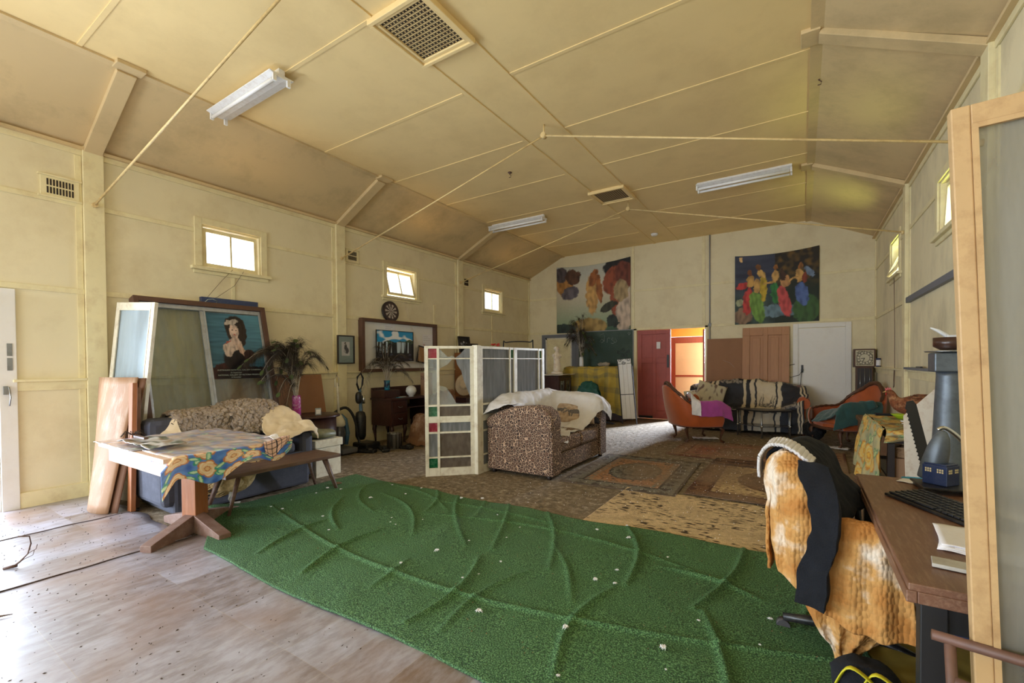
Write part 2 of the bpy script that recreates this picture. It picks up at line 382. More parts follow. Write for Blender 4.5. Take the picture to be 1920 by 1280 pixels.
def leopard():
    m, nt, b = newmat('leopard'); N = nt.nodes; L = nt.links; b.inputs['Roughness'].default_value = 0.9
    tc = N.new('ShaderNodeTexCoord'); nn = N.new('ShaderNodeTexNoise'); nn.inputs['Scale'].default_value = 9
    L.new(tc.outputs['Object'], nn.inputs[0])
    mv = N.new('ShaderNodeMix'); mv.data_type = 'VECTOR'; mv.inputs[0].default_value = 0.06
    L.new(tc.outputs['Object'], mv.inputs[4]); L.new(nn.outputs['Color'], mv.inputs[5])
    vo = N.new('ShaderNodeTexVoronoi'); vo.inputs['Scale'].default_value = 30; vo.feature = 'DISTANCE_TO_EDGE'
    L.new(mv.outputs[1], vo.inputs['Vector'])
    cr_ = N.new('ShaderNodeValToRGB'); e = cr_.color_ramp.elements
    e[0].position = 0.0; e[0].color = (*C3(196, 164, 136), 1); e[1].position = 1.0; e[1].color = (*C3(122, 86, 66), 1)
    for p, c in ((0.045, C3(188, 158, 134)), (0.075, C3(44, 34, 34)), (0.20, C3(48, 38, 36)), (0.27, C3(112, 84, 68))):
        q = cr_.color_ramp.elements.new(p); q.color = (*c, 1)
    L.new(vo.outputs['Distance'], cr_.inputs[0]); L.new(cr_.outputs[0], b.inputs['Base Color'])
leopard()

def quilt():
    m, nt, b = newmat('seersucker'); N = nt.nodes; L = nt.links; b.inputs['Roughness'].default_value = 0.95
    tc = N.new('ShaderNodeTexCoord')
    n = N.new('ShaderNodeTexNoise'); n.inputs['Scale'].default_value = 5; n.inputs['Detail'].default_value = 7
    L.new(tc.outputs['Object'], n.inputs[0])
    r = N.new('ShaderNodeValToRGB'); e = r.color_ramp.elements
    e[0].position = 0.40; e[0].color = (*C3(176, 118, 56), 1); e[1].position = 0.62; e[1].color = (*C3(224, 208, 188), 1)
    q = e.new(0.52); q.color = (*C3(194, 146, 84), 1)
    L.new(n.outputs[0], r.inputs[0]); L.new(r.outputs[0], b.inputs['Base Color'])
    mp = N.new('ShaderNodeMapping'); mp.inputs['Scale'].default_value = (60, 60, 38); L.new(tc.outputs['Object'], mp.inputs[0])
    v = N.new('ShaderNodeTexVoronoi'); v.inputs['Scale'].default_value = 1.0; v.inputs['Randomness'].default_value = 0.5
    L.new(mp.outputs[0], v.inputs['Vector'])
    bp = N.new('ShaderNodeBump'); bp.inputs['Strength'].default_value = 0.7; bp.inputs['Distance'].default_value = 0.012; bp.invert = True
    L.new(v.outputs['Distance'], bp.inputs['Height']); L.new(bp.outputs[0], b.inputs['Normal'])
quilt()

def turf():
    m, nt, b = newmat('turf'); N = nt.nodes; L = nt.links; b.inputs['Roughness'].default_value = 0.75
    tc = N.new('ShaderNodeTexCoord')
    n = N.new('ShaderNodeTexNoise'); n.inputs['Scale'].default_value = 140; n.inputs['Detail'].default_value = 4
    L.new(tc.outputs['Object'], n.inputs[0])
    n2 = N.new('ShaderNodeTexNoise'); n2.inputs['Scale'].default_value = 1.6; n2.inputs['Detail'].default_value = 5
    L.new(tc.outputs['Object'], n2.inputs[0])
    r = N.new('ShaderNodeValToRGB'); e = r.color_ramp.elements
    e[0].position = 0.36; e[0].color = (*C3(32, 64, 34), 1); e[1].position = 0.64; e[1].color = (*C3(120, 168, 112), 1)
    q = e.new(0.5); q.color = (*C3(62, 110, 60), 1)
    L.new(n.outputs[0], r.inputs[0])
    mx = N.new('ShaderNodeMix'); mx.data_type = 'RGBA'; mx.blend_type = 'MULTIPLY'; mx.inputs[0].default_value = 0.35
    L.new(r.outputs[0], mx.inputs[6]); L.new(n2.outputs[0], mx.inputs[7]); L.new(mx.outputs[2], b.inputs['Base Color'])
    bp = N.new('ShaderNodeBump'); bp.inputs['Strength'].default_value = 0.9; bp.inputs['Distance'].default_value = 0.012
    L.new(n.outputs[0], bp.inputs['Height']); L.new(bp.outputs[0], b.inputs['Normal'])
turf()

def floors():
    # trodden old carpet, full of straw and droppings
    m, nt, b = newmat('dirty_carpet'); N = nt.nodes; L = nt.links; b.inputs['Roughness'].default_value = 0.8
    tc = N.new('ShaderNodeTexCoord'); def_ = []
    n = N.new('ShaderNodeTexNoise'); n.inputs['Scale'].default_value = 13; n.inputs['Detail'].default_value = 10; n.inputs['Roughness'].default_value = 0.82
    n2 = N.new('ShaderNodeTexNoise'); n2.inputs['Scale'].default_value = 1.1; n2.inputs['Detail'].default_value = 6
    L.new(tc.outputs['Object'], n.inputs[0]); L.new(tc.outputs['Object'], n2.inputs[0])
    r = N.new('ShaderNodeValToRGB'); e = r.color_ramp.elements
    e[0].position = 0.36; e[0].color = (*C3(66, 56, 42), 1); e[1].position = 0.66; e[1].color = (*C3(198, 186, 164), 1)
    q = e.new(0.5); q.color = (*C3(118, 102, 80), 1)
    L.new(n.outputs[0], r.inputs[0])
    mx = N.new('ShaderNodeMix'); mx.data_type = 'RGBA'; mx.inputs[7].default_value = (*C3(134, 116, 90), 1)
    mr = N.new('ShaderNodeMapRange'); mr.inputs[1].default_value = 0.4; mr.inputs[2].default_value = 0.65; mr.inputs[4].default_value = 0.6
    L.new(n2.outputs[0], mr.inputs[0]); L.new(mr.outputs[0], mx.inputs[0]); L.new(r.outputs[0], mx.inputs[6]); L.new(mx.outputs[2], b.inputs['Base Color'])
    bp = N.new('ShaderNodeBump'); bp.inputs['Strength'].default_value = 0.6; bp.inputs['Distance'].default_value = 0.02
    L.new(n.outputs[0], bp.inputs['Height']); L.new(bp.outputs[0], b.inputs['Normal'])
    # sheet vinyl printed with stone tiles
    m, nt, b = newmat('vinyl'); N = nt.nodes; L = nt.links; b.inputs['Roughness'].default_value = 0.45; b.inputs['Coat Weight'].default_value = 0.5; b.inputs['Coat Roughness'].default_value = 0.3
    tc = N.new('ShaderNodeTexCoord'); mp = N.new('ShaderNodeMapping'); mp.inputs['Rotation'].default_value = (0, 0, pi/2)
    L.new(tc.outputs['Object'], mp.inputs[0])
    br = N.new('ShaderNodeTexBrick'); br.offset = 0.0; br.inputs['Scale'].default_value = 1.0
    br.inputs['Brick Width'].default_value = 0.6; br.inputs['Row Height'].default_value = 0.3; br.inputs['Mortar Size'].default_value = 0.0018
    br.inputs['Color1'].default_value = (*C3(168, 168, 184), 1); br.inputs['Color2'].default_value = (*C3(112, 94, 84), 1)
    br.inputs['Mortar'].default_value = (*C3(158, 148, 140), 1)
    L.new(mp.outputs[0], br.inputs[0])
    mp2 = N.new('ShaderNodeMapping'); mp2.inputs['Scale'].default_value = (8, 3.0, 2); L.new(tc.outputs['Object'], mp2.inputs[0])
    n = N.new('ShaderNodeTexNoise'); n.inputs['Scale'].default_value = 2.0; n.inputs['Detail'].default_value = 9; n.inputs['Roughness'].default_value = 0.7
    L.new(mp2.outputs[0], n.inputs[0])
    r = N.new('ShaderNodeValToRGB'); e = r.color_ramp.elements
    e[0].position = 0.40; e[0].color = (*C3(104, 90, 82), 1); e[1].position = 0.60; e[1].color = (*C3(180, 180, 194), 1)
    L.new(n.outputs[0], r.inputs[0])
    mx = N.new('ShaderNodeMix'); mx.data_type = 'RGBA'; mx.inputs[0].default_value = 0.36
    L.new(br.outputs[0], mx.inputs[6]); L.new(r.outputs[0], mx.inputs[7])
    n2 = N.new('ShaderNodeTexNoise'); n2.inputs['Scale'].default_value = 1.7; n2.inputs['Detail'].default_value = 9
    L.new(tc.outputs['Object'], n2.inputs[0])
    mr = N.new('ShaderNodeMapRange'); mr.inputs[1].default_value = 0.44; mr.inputs[2].default_value = 0.66; mr.inputs[4].default_value = 0.62
    L.new(n2.outputs[0], mr.inputs[0])
    m2 = N.new('ShaderNodeMix'); m2.data_type = 'RGBA'; m2.inputs[7].default_value = (*C3(128, 96, 70), 1)
    L.new(mr.outputs[0], m2.inputs[0]); L.new(mx.outputs[2], m2.inputs[6]); L.new(m2.outputs[2], b.inputs['Base Color'])
floors()

# ------------------------------------------------------------------ the room
WL, WR, D, S, E, CZ, XL, XR = -6.43, 1.177, 10.87, -4.6, 3.715, 4.21, -5.37, 0.109
def wall_cells(g, ax, t0, t1, u0, u1, z0, z1, holes):
    us = sorted({u0, u1, *[h[0] for h in holes], *[h[1] for h in holes]}); zs = sorted({z0, z1, *[h[2] for h in holes], *[h[3] for h in holes]})
    for i in range(len(us)-1):
        for j in range(len(zs)-1):
            cu, cz = (us[i]+us[i+1])/2, (zs[j]+zs[j+1])/2
            if any(h[0] < cu < h[1] and h[2] < cz < h[3] for h in holes): continue
            a, b = (us[i], us[i+1])
            if ax == 'x': g.box((t0, a, zs[j]), (t1, b, zs[j+1]))
            else: g.box((a, t0, zs[j]), (b, t1, zs[j+1]))
LW = [(-0.02 + 0.0, 0), ]
lwin = [0.02, 3.05, 6.08, 9.11]; rwin = [-0.25, 2.75, 5.85, 8.76]
HW = 0.37
lh = [(y-HW, y+HW, 2.64, 3.19) for y in lwin] + [(0.02, 0.93, 0.0, 2.06), (-3.6, -1.2, 0.0, 2.3)]
rh = [(y-HW, y+HW, 2.64, 3.19) for y in rwin]
g = G(); wall_cells(g, 'x', WL, WL-0.12, S, D, -0.02, E+0.1, lh); struct(g.obj('wall_left', 'wall_paint'))
g = G(); wall_cells(g, 'x', WR, WR+0.12, S, D, -0.02, E+0.1, rh); struct(g.obj('wall_right', 'wall_paint_stained'))
g = G(); fh = [(-3.38, -1.83, 0.0, 2.16)]
wall_cells(g, 'y', D, D+0.12, WL-.12, WR+.12, -0.02, E, fh)
g.prism([(WL-.12, E), (WR+.12, E), (XR, CZ+.06), (XL, CZ+.06)], 'y', D, D+0.12); struct(g.obj('wall_far', 'wall_paint'))
g = G(); wall_cells(g, 'y', S-0.12, S, WL-.12, WR+.12, -0.02, E+.6, [(-5.4, -1.8, 0.0, 2.8), (-1.0, 0.7, 1.2, 2.6)]); struct(g.obj('wall_near', 'wall_paint'))
g = G(); g.box((WL-.12, S-.12, -0.12), (WR+.12, D+.12, 0)); struct(g.obj('floor', 'dirty_carpet'))
g = G(); g.box((XL, S-.12, CZ), (XR, D, CZ+.1)); struct(g.obj('ceiling', 'ceiling_paint'))
g = G(); g.prism([(WL-.12, E-.056), (XL, CZ), (XL, CZ+.1), (WL-.12, E+.1)], 'y', S-.12, D); struct(g.obj('ceiling_cove_left', 'cove_paint'))
g = G(); g.prism([(WR+.12, E-.056), (XR, CZ), (XR, CZ+.1), (WR+.12, E+.1)], 'y', S-.12, D); struct(g.obj('ceiling_cove_right', 'cove_paint'))
g = G(); g.box((WL-9, S-9, -0.14), (WR+9, D+9, -0.125)); struct(g.obj('ground_outside', 'concrete_ground'))
TN = [0]
def trim(m='trim_paint', **k):
    TN[0] += 1; return 'trim_%d' % TN[0]
def tbox(a, b, m='trim_paint', bevel=0.004): return struct(G().box(a, b).obj(trim(), m, bevel=bevel))
PY = [-4.4, -1.42, 1.64, 4.71, 7.80]          # posts on both long walls
for y in PY:
    tbox((WL, y-.085, 0), (WL+.05, y+.085, E+.01)); tbox((WR, y-.085, 0), (WR-.05, y+.085, E+.01))
    for x0, x1 in ((WL+.02, XL-.02), (WR-.02, XR+.02)):     # boxed rafters across the cove
        struct(G().bar((x0, y, E-.03), (x1, y, CZ-.03), .15, .055).obj(trim(), 'cove_paint', bevel=.004))
        x = XL if x0 < -3 else XR; s = 1 if x0 < -3 else -1
        tbox((x-.02*s, y-.11, CZ-.035), (x+.12*s, y+.11, CZ), 'cove_paint')
ys = [S] + PY[0:] + [D]
def rail(side, z, h, t, gaps=(), cap=0):
    x = WL if side == 'l' else WR; s = 1 if side == 'l' else -1
    for i in range(len(PY)):
        a = PY[i]+.085; b = (PY[i+1]-.085) if i+1 < len(PY) else D
        segs = [(a, b)]
        for g0, g1 in gaps:
            ns = []
            for p, q in segs:
                if g1 <= p or g0 >= q: ns.append((p, q))
                else:
                    if g0 > p: ns.append((p, g0))
                    if g1 < q: ns.append((g1, q))
            segs = ns
        for p, q in segs:
            if q-p < .05: continue
            tbox((x, p, z-h/2), (x+s*t, q, z+h/2))
            if cap: tbox((x, p, z+h/2), (x+s*(t+cap), q, z+h/2+.025))
ldg = [(-.06, 1.02), (-3.7, -1.1)]
rail('l', 3.10, .05, .014, [(y-.45, y+.45) for y in lwin]); rail('r', 3.10, .05, .014, [(y-.45, y+.45) for y in rwin])
rail('l', 2.185, .055, .016, ldg[1:]); rail('r', 2.185, .055, .016, [(4.8, 7.7)])
rail('l', 1.20, .09, .016, ldg, .035); rail('r', 1.20, .09, .016, (), .03)
rail('l', E-.03, .12, .018); rail('r', E-.03, .12, .018)
rail('l', .08, .16, .02, ldg); rail('r', .08, .16, .02)
for side, x, s in (('l', WL, 1), ('r', WR, -1)):
    for y in PY[1:]:
        for q in (y-.14, ): tbox((x, q, .16), (x+s*.012, q+.05, E-.1), bevel=0)
    tbox((x, D-.05, 0), (x+s*.02, D, E))
for y in (3.05, 9.05, 6.98): tbox((WL, y-.02, 1.26), (WL+.01, y+.02, 2.6), bevel=0)
# far wall battens
for z, h, segs in ((2.19, .055, [(WL, WR)]), (3.12, .05, [(WL, WR)]), (1.2, .09, [(WL, -6.0), (-1.75, -.16), (.82, WR)])):
    for a, b in segs: tbox((a, D-.016, z-h/2), (b, D, z+h/2))
for x in (-3.47, -1.86): tbox((x-.03, D-.014, 2.21), (x+.03, D, CZ), bevel=0)
tbox((-3.45, D-.03, 0), (-3.38, D, 2.2)); tbox((-1.83, D-.03, 0), (-1.77, D, 2.2)); tbox((-3.45, D-.03, 2.155), (-1.77, D, 2.2))
tbox((WL, D-.02, 0), (-6.02, D, .15))
# ceiling battens
for x in (-2.95, -2.42): tbox((x-.024, S, CZ-.010), (x+.024, D, CZ), 'ceiling_paint', 0)
for x, s in ((XL, -1), (XR, 1)):
    tbox((x-.05, S, CZ-.02), (x+.05, D, CZ+.004), 'cove_paint', 0)
for k in range(-7, 6):
    y = 4.92+1.21*k
    for a, b in ((XL+.05, -2.98), (-2.39, XR-.05)): tbox((a, y-.018, CZ-.007), (b, y+.018, CZ), 'ceiling_paint', 0)
for x, s in ((WL, 1), (WR, -1)):
    struct(G().bar((x+s*.03, S, E-.02), (x+s*.03, D, E-.02), .06, .03).obj(trim(), 'cove_paint'))
# vinyl sheets laid over the floor of the entrance
for i, (x0, x1, y1, a, lab) in enumerate(((WL, -5.34, 1.60, .0, 'strip of faded sheet vinyl beside the left wall, furthest from the camera'),
        (-5.345, -4.12, 1.62, .005, 'middle strip of sheet vinyl running under the pedestal table'),
        (-4.125, WR-.02, 1.72, .009, 'widest piece of stone-patterned sheet vinyl, in the near foreground'))):
    def P(u, v, x0=x0, x1=x1, y1=y1, a=a):
        x = x0+(x1-x0)*u; y = -4.55+(y1+4.55)*v
        if v > .97: y += .12*nz(x*2.2, 1.7+a*99)
        z = .006+a+.006*abs(nz(x*3, y*3))*(1 if v < .9 else 1.6)
        if i < 2 and u > .985: z += .012
        return (x, y, z)
    o = G().grid(60, 90, P).obj('vinyl_sheet', 'vinyl', solid=.003)
    tag(o, lab, 'floor covering')
# ------------------------------------------------------------------ windows
WN = [0]
def window(side, y, openz):
    WN[0] += 1; x = WL if side == 'l' else WR; s = 1 if side == 'l' else -1
    z0, z1 = 2.64, 3.19; g = G()
    g.box((x, y-HW-.085, z0+.013), (x+s*.022, y-HW, z1+.085)); g.box((x, y+HW, z0+.013), (x+s*.022, y+HW+.085, z1+.085))
    g.box((x, y-HW, z1), (x+s*.022, y+HW, z1+.085))
    g.box((x-s*.12, y-HW, z0), (x, y-HW+.02, z1)); g.box((x-s*.12, y+HW-.02, z0), (x, y+HW, z1)); g.box((x-s*.12, y-HW+.02, z1-.02), (x, y+HW-.02, z1))
    f = struct(g.obj('window_%d' % WN[0], 'trim_paint', bevel=.004))
    G().box((x-s*.12, y-HW-.13, z0-.03), (x+s*.055, y+HW+.13, z0+.012)).box((x, y-HW-.1, z0-.075), (x+s*.02, y+HW+.1, z0-.03)).obj('window_sill', 'trim_paint', f, bevel=.006)
    # sash hung at the top, pushed out by openz degrees
    a = radians(openz); M = Matrix.Translation((x-s*.05, y, z1-.03 if 0 else (z0+z1)/2)) @ Matrix.Rotation(-a*s, 4, 'Y')
    h = (z1-z0)/2-.025; wd = HW-.025; g = G()
    g.box((-.018, -wd, -h), (.018, -wd+.045, h), M); g.box((-.018, wd-.045, -h), (.018, wd, h), M)
    g.box((-.018, -wd+.045, -h), (.018, wd-.045, -h+.05), M); g.box((-.018, -wd+.045, h-.05), (.018, wd-.045, h), M); g.box((-.014, -.012, -h), (.014, .012, h), M)
    g.obj('sash', 'trim_paint', f, bevel=.003)
    G().box((-.002, -wd+.03, -h+.03), (.002, wd-.03, h-.03), M).obj('pane', 'window_glass', f)
    return f
for y, a in zip(lwin, (0, 2, 15, 0)): window('l', y, a)
for y, a in zip(rwin, (0, 0, 3, 24)): window('r', y, a)
def cord(name, pts, lab, m='straw', r=.0025):
    return tag(G().tube(pts, r, 5).obj(name, m), lab, 'cord')
cord('sash_cord', [(WL+.06, 3.02, 2.66), (WL+.02, 2.9, 2.5), (WL+.03, 2.75, 2.3), (WL+.06, 2.66, 2.19)], 'slack cord from first left window to top of leaning window frame', 'frame_brown')
cord('sash_cord', [(WL+.06, 3.16, 2.66), (WL+.02, 3.06, 2.46), (WL+.03, 2.84, 2.28), (WL+.06, 2.68, 2.19)], 'second cord looping from the first left window sill down to the leaning frame', 'frame_brown')
cord('sash_cord', [(WL+.06, 6.1, 2.58), (WL+.05, 6.2, 2.2), (WL+.14, 6.33, 1.8), (WL+.13, 6.42, 1.4), (WL+.12, 6.45, .98), (WL+.12, 6.51, .95), (WL+.13, 6.5, 1.2), (WL+.14, 6.36, 1.8), (WL+.05, 6.24, 2.2), (WL+.06, 6.14, 2.58)], 'long looped sash cord hanging in front of the notice board', 'cream_cloth')
cord('sash_cord', [(WR-.04, 8.6, 2.6), (WR-.03, 8.6, 1.9), (WR-.03, 8.58, 1.15), (WR-.03, 8.62, 1.0), (WR-.03, 8.68, .98), (WR-.03, 8.66, 1.1), (WR-.03, 8.62, 1.25)], 'dark sash cord hanging down the right wall from the tilted window', 'frame_brown', .004)
# ------------------------------------------------------------------ wall vents
def wall_vent(y0, y1, lab):
    g = G(); g.box((WL, y0, 3.13), (WL+.02, y1, 3.33)); g.box((WL, y0-.02, 3.325), (WL+.035, y1+.02, 3.345)); g.box((WL, y0-.02, 3.11), (WL+.035, y1+.02, 3.13))
    v = tag(g.obj('wall_vent', 'trim_paint', bevel=.003), lab, 'vent', 'vents high on the left wall')
    g = G(); n = 9
    for r_ in (3.155, 3.235):
        for k in range(n):
            y = y0+.04+(y1-y0-.08)*(k+.5)/n; g.box((WL+.018, y-.007, r_), (WL+.022, y+.007, r_+.065))
    g.obj('slots', 'vent_dark', v)
wall_vent(1.24, 1.53, 'nearest slotted wall vent, left of the first post')
wall_vent(4.83, 5.08, 'slotted wall vent just beyond the second post')
wall_vent(7.92, 8.15, 'farthest slotted wall vent, beside the third post')
# ------------------------------------------------------------------ ceiling: vents, tubes, tie rods, hooks
def ceil_vent(y0, y1, lab):
    x0, x1 = -2.95, -2.42; z = CZ
    g = G()
    for k, (t, h) in enumerate(((0, .05), (.036, .035))):
        a, b, c, d = x0-.04+t, x1+.04-t, y0-.04+t, y1+.04-t; q = .035
        g.box((a, c, z-h), (b, c+q, z)); g.box((a, d-q, z-h), (b, d, z)); g.box((a, c+q, z-h), (a+q, d-q, z)); g.box((b-q, c+q, z-h), (b, d-q, z))
    v = tag(g.obj('ceiling_vent', 'ceiling_paint', bevel=.004), lab, 'vent', 'fretwork vents in the ceiling')
    G().box((x0, y0, z-.022), (x1, y1, z-.016)).obj('vent_plate', 'rod_paint', v)
    g = G(); n = 13
    for i in range(n):
        for j in range(n):
            cx = x0+.05+(x1-x0-.1)*i/(n-1); cy = y0+.05+(y1-y0-.1)*j/(n-1)
            for s in (1, -1): g.bar((cx-.012, cy-.012*s, z-.023), (cx+.012, cy+.012*s, z-.023), .008, .003)
    g.obj('fretwork_holes', 'vent_dark', v)
ceil_vent(2.52, 3.10, 'large square fretwork vent in ceiling centre, nearest the camera')
ceil_vent(7.02, 7.55, 'square fretwork ceiling vent farther down the hall')
def tube_light(x0, x1, y, lab, tubes, group='fluorescent fittings on the ceiling'):
    t = T('fluorescent_light', lab, 'ceiling light', ((x0+x1)/2, y, CZ), 0, group); L = (x1-x0)/2
    G().box((-L, -.03, -.06), (L, .03, 0)).prism([(-.12, -.06), (-.03, -.085), (.03, -.085), (.12, -.06), (.12, -.052), (-.12, -.052)], 'x', -L, L).obj('housing', 'enamel_white', t, bevel=.003)
    for k, dy in enumerate(tubes):
        G().cyl((-L+.03, dy, -.115), (L-.03, dy, -.115), .019, seg=14).obj('tube', 'tube_glass', t)
    for dy in (-.07, .07):
        for s in (-1, 1): G().box((s*(L-.01)-.012, dy-.016, -.135), (s*(L-.01)+.012, dy+.016, -.07)).obj('lamp_holder', 'enamel_white', t)
tube_light(-5.42, -4.17, 2.45, 'fluorescent fitting with one tube, nearest on the left of the ceiling', (-.07,))
tube_light(-5.36, -4.12, 7.55, 'twin-tube fluorescent fitting far left, above the notice board', (-.07, .07))
tube_light(-1.40, -.12, 7.62, 'twin-tube fluorescent fitting on the right half of the ceiling', (-.07, .07))
for k, (y, lab) in enumerate(((1.64, 'nearest painted steel tie rod crossing under the ceiling'), (4.71, 'middle pair of painted tie rods meeting under the ceiling strip'), (7.78, 'farthest painted tie rods, nearest the hung tapestries'))):
    t = T('tie_rod', lab, 'tie rod', (-2.57, y, CZ), 0, 'tie rods of the roof trusses')
    dy = .18 if k == 0 else 0
    for s, x, zz in ((-1, WL+.05+2.57, (3.12, 3.13, 3.18)[k]), (1, WR-.05+2.57, (3.0, 3.0, 3.07)[k])):
        G().cyl((0, dy, -.13), (x, 0, zz-CZ), .0105, seg=10).obj('rod', 'rod_paint', t)
        G().cyl((x-s*.03, 0, zz-CZ), (x, 0, zz-CZ), .026, seg=10).obj('end_bolt', 'rod_paint', t)
    G().cyl((0, dy-.03, -.13), (0, dy+.03, -.13), .032, seg=14).cyl((0, dy, -.13), (0, dy, 0), .010, seg=8).obj('hanger', 'rod_paint', t)
def hook(x, y, lab):
    g = G().lathe([(.03, 0), (.03, -.01), (.008, -.014), (.008, -.03)], (x, y, CZ), 12).tube([(x, y, CZ-.03), (x+.02, y, CZ-.05), (x+.015, y, CZ-.075), (x-.012, y, CZ-.075)], .005, 6)
    tag(g.obj('ceiling_hook', 'frame_brown'), lab, 'hook')
hook(-3.63, 5.6, 'small dark hook on the ceiling left of the centre strip'); hook(.14, 5.45, 'round rusty hook at the edge of the right cove')
g = G().lathe([(.075, 0), (.075, -.02), (.06, -.045), (.0, -.048)], (-2.73, 10.05, CZ), 20); tag(g.obj('smoke_alarm', 'enamel_white'), 'white round smoke alarm on ceiling near the far wall', 'smoke alarm')
# ------------------------------------------------------------------ doors
def leaf_panels(g, w_, h, t, panels, stile=.1):
    """panelled leaf in local x(0..w) z(0..h); panels are recessed rectangles"""
    us = sorted({0, w_, *[p[0] for p in panels], *[p[1] for p in panels]}); zs = sorted({0, h, *[p[2] for p in panels], *[p[3] for p in panels]})
    for i in range(len(us)-1):
        for j in range(len(zs)-1):
            cu, cz = (us[i]+us[i+1])/2, (zs[j]+zs[j+1])/2
            rec = any(p[0] < cu < p[1] and p[2] < cz < p[3] for p in panels)
            g.box((us[i], .022 if rec else 0, zs[j]), (us[i+1], t, zs[j+1]))
# left entrance door frame
g = G(); g.box((WL, .93, 0), (WL+.025, 1.05, 2.15)).box((WL, .02, 2.06), (WL+.025, .93, 2.15)).box((WL, -.1, 0), (WL+.025, .02, 2.15)).box((WL-.115, .90, 0), (WL-.001, .929, 2.059)).box((WL-.115, .021, 0), (WL-.001, .05, 2.059))
d1 = struct(g.obj('door_1', 'white_paint', bevel=.005))
G().box((WL+.022, .985, 1.50), (WL+.03, 1.02, 1.62)).box((WL+.022, .985, 1.36), (WL+.03, 1.02, 1.48)).box((WL+.022, .955, 1.13), (WL+.04, .985, 1.21)).tube([(WL+.045, .99, 1.2), (WL+.05, 1.0, 1.1), (WL+.05, .99, 1.02)], .006, 6).obj('door_latch', 'steel', d1)
# grey frame with cream leaf, far left
g = G(); g.box((-6.02, D-.03, 0), (-5.90, D, 2.14)).box((-5.12, D-.03, 0), (-5.0, D, 2.14)).box((-5.9, D-.03, 2.05), (-5.12, D, 2.14))
d2 = struct(g.obj('door_2', 'grey_paint', bevel=.004))
g = G(); g.box((-5.9, D-.015, 0), (-5.12, D+.0, 2.05)); g.obj('door_leaf', 'trim_paint', d2); G().box((-5.9, D-.03, 0), (-5.86, D-.01, 2.05)).box((-5.16, D-.03, 0), (-5.12, D-.01, 2.05)).box((-5.9, D-.03, 2.01), (-5.12, D-.01, 2.05)).obj('door_stop', 'old_white_paint', d2)
# red double door, left leaf shut, right leaf open outwards
g = G(); leaf_panels(g, .78, 2.12, .04, [(.1, .68, 1.45, 2.02), (.1, .36, .18, 1.33), (.44, .68, .18, 1.33)])
d3 = struct(g.obj('door_3', 'red_paint', bevel=.004)); d3.location = (-3.37, D+.01, .03)
G().box((.70, -.014, 1.22), (.745, 0, 1.52)).obj('door_pull', 'black_metal', d3)
tag(G().box((-2.91, D-.004, 1.70), (-2.82, D+.008, 1.86)).obj('notice', 'paper'), 'small white notice pinned on the red door', 'notice')
G().box((0.03, -.012, 0.0), (.36, 0, .06)).obj('bolt', 'black_metal', d3)
G().box((0, -.008, -.025), (.78, .02, -.012)).obj('threshold_strip', 'chrome', d3)
g = G(); leaf_panels(g, .74, 2.10, .04, [(.1, .64, 1.45, 2.0), (.1, .32, .18, 1.33), (.42, .64, .18, 1.33)])
d4 = struct(g.obj('door_4', 'redwood', bevel=.004)); place(d4, (-1.86, D+.12, .03), 97)
# porch beyond the double door
g = G(); g.box((-3.9, D+.12, -.02), (-3.8, 12.9, 2.9)).box((-3.9, 12.5, 2.05), (-2.02, 12.6, 2.9)).box((-3.9, 12.5, -.02), (-2.98, 12.6, 2.1)).box((-3.9, D+.12, 2.35), (-1.2, 12.6, 2.45))
struct(g.obj('wall_porch', 'orange_paint'))
g = G(); x0, x1, y, zt = -2.98, -2.02, 12.5, 2.04
g.box((x0, y, 0), (x0+.13, y+.05, zt)).box((x1-.10, y, 0), (x1, y+.05, zt)).box((x0+.13, y, zt-.16), (x1-.1, y+.05, zt)).box((x0+.13, y, 0), (x1-.1, y+.05, .2)).box((x0+.13, y, .98), (x1-.1, y+.05, 1.03))
d5 = struct(g.obj('door_5', 'redwood', bevel=.004))
G().box((x0+.13, y+.02, .2), (x1-.10, y+.03, .98)).obj('screen_panel', 'screen_blind', d5); G().box((x0+.13, y+.02, 1.03), (x1-.10, y+.03, zt-.16)).obj('screen_panel', 'screen_blind', d5)
# white door on the right
g = G(); g.box((-.15, D-.03, 0), (-.06, D, 2.14)).box((.72, D-.03, 0), (.81, D, 2.14)).box((-.06, D-.03, 2.05), (.72, D, 2.14)); g.box((-.06, D-.02, 0), (-.045, D, 2.05)).box((.705, D-.02, 0), (.72, D, 2.05))
d6 = struct(g.obj('door_6', 'white_paint', bevel=.006)); G().box((-.045, D-.012, 0), (.705, D, 2.04)).obj('door_leaf', 'white_paint', d6)
G().cyl((.01, D-.012, 1.2), (.01, D-.05, 1.2), .025, seg=12).box((-.01, D-.02, 1.15), (.03, D-.012, 1.30)).obj('door_lock', 'black_metal', d6)
cord('cable', [(-.12, D-.05, 1.32), (-.2, D-.06, 1.3), (-.3, D-.05, 1.26), (-.3, D-.05, 1.1), (-.18, D-.05, 1.05), (-.04, D-.05, 1.1), (0, D-.06, 1.18), (-.02, D-.07, .9), (-.1, D-.12, .75), (-.16, D-.2, .62)], 'black cable looping from the white door lock down to the sofa', 'black_plastic', .006)
# conduit
g = G().cyl((-1.73, D-.02, 2.2), (-1.73, D-.02, CZ), .013, seg=8).box((-1.76, D-.035, 2.17), (-1.70, D, 2.24)).cyl((-1.73, D-.02, 2.17), (-1.73, D-.02, 1.2), .013, seg=8)
tag(g.obj('conduit', 'grey_board'), 'thin grey conduit running up the far wall beside the doorway', 'conduit')

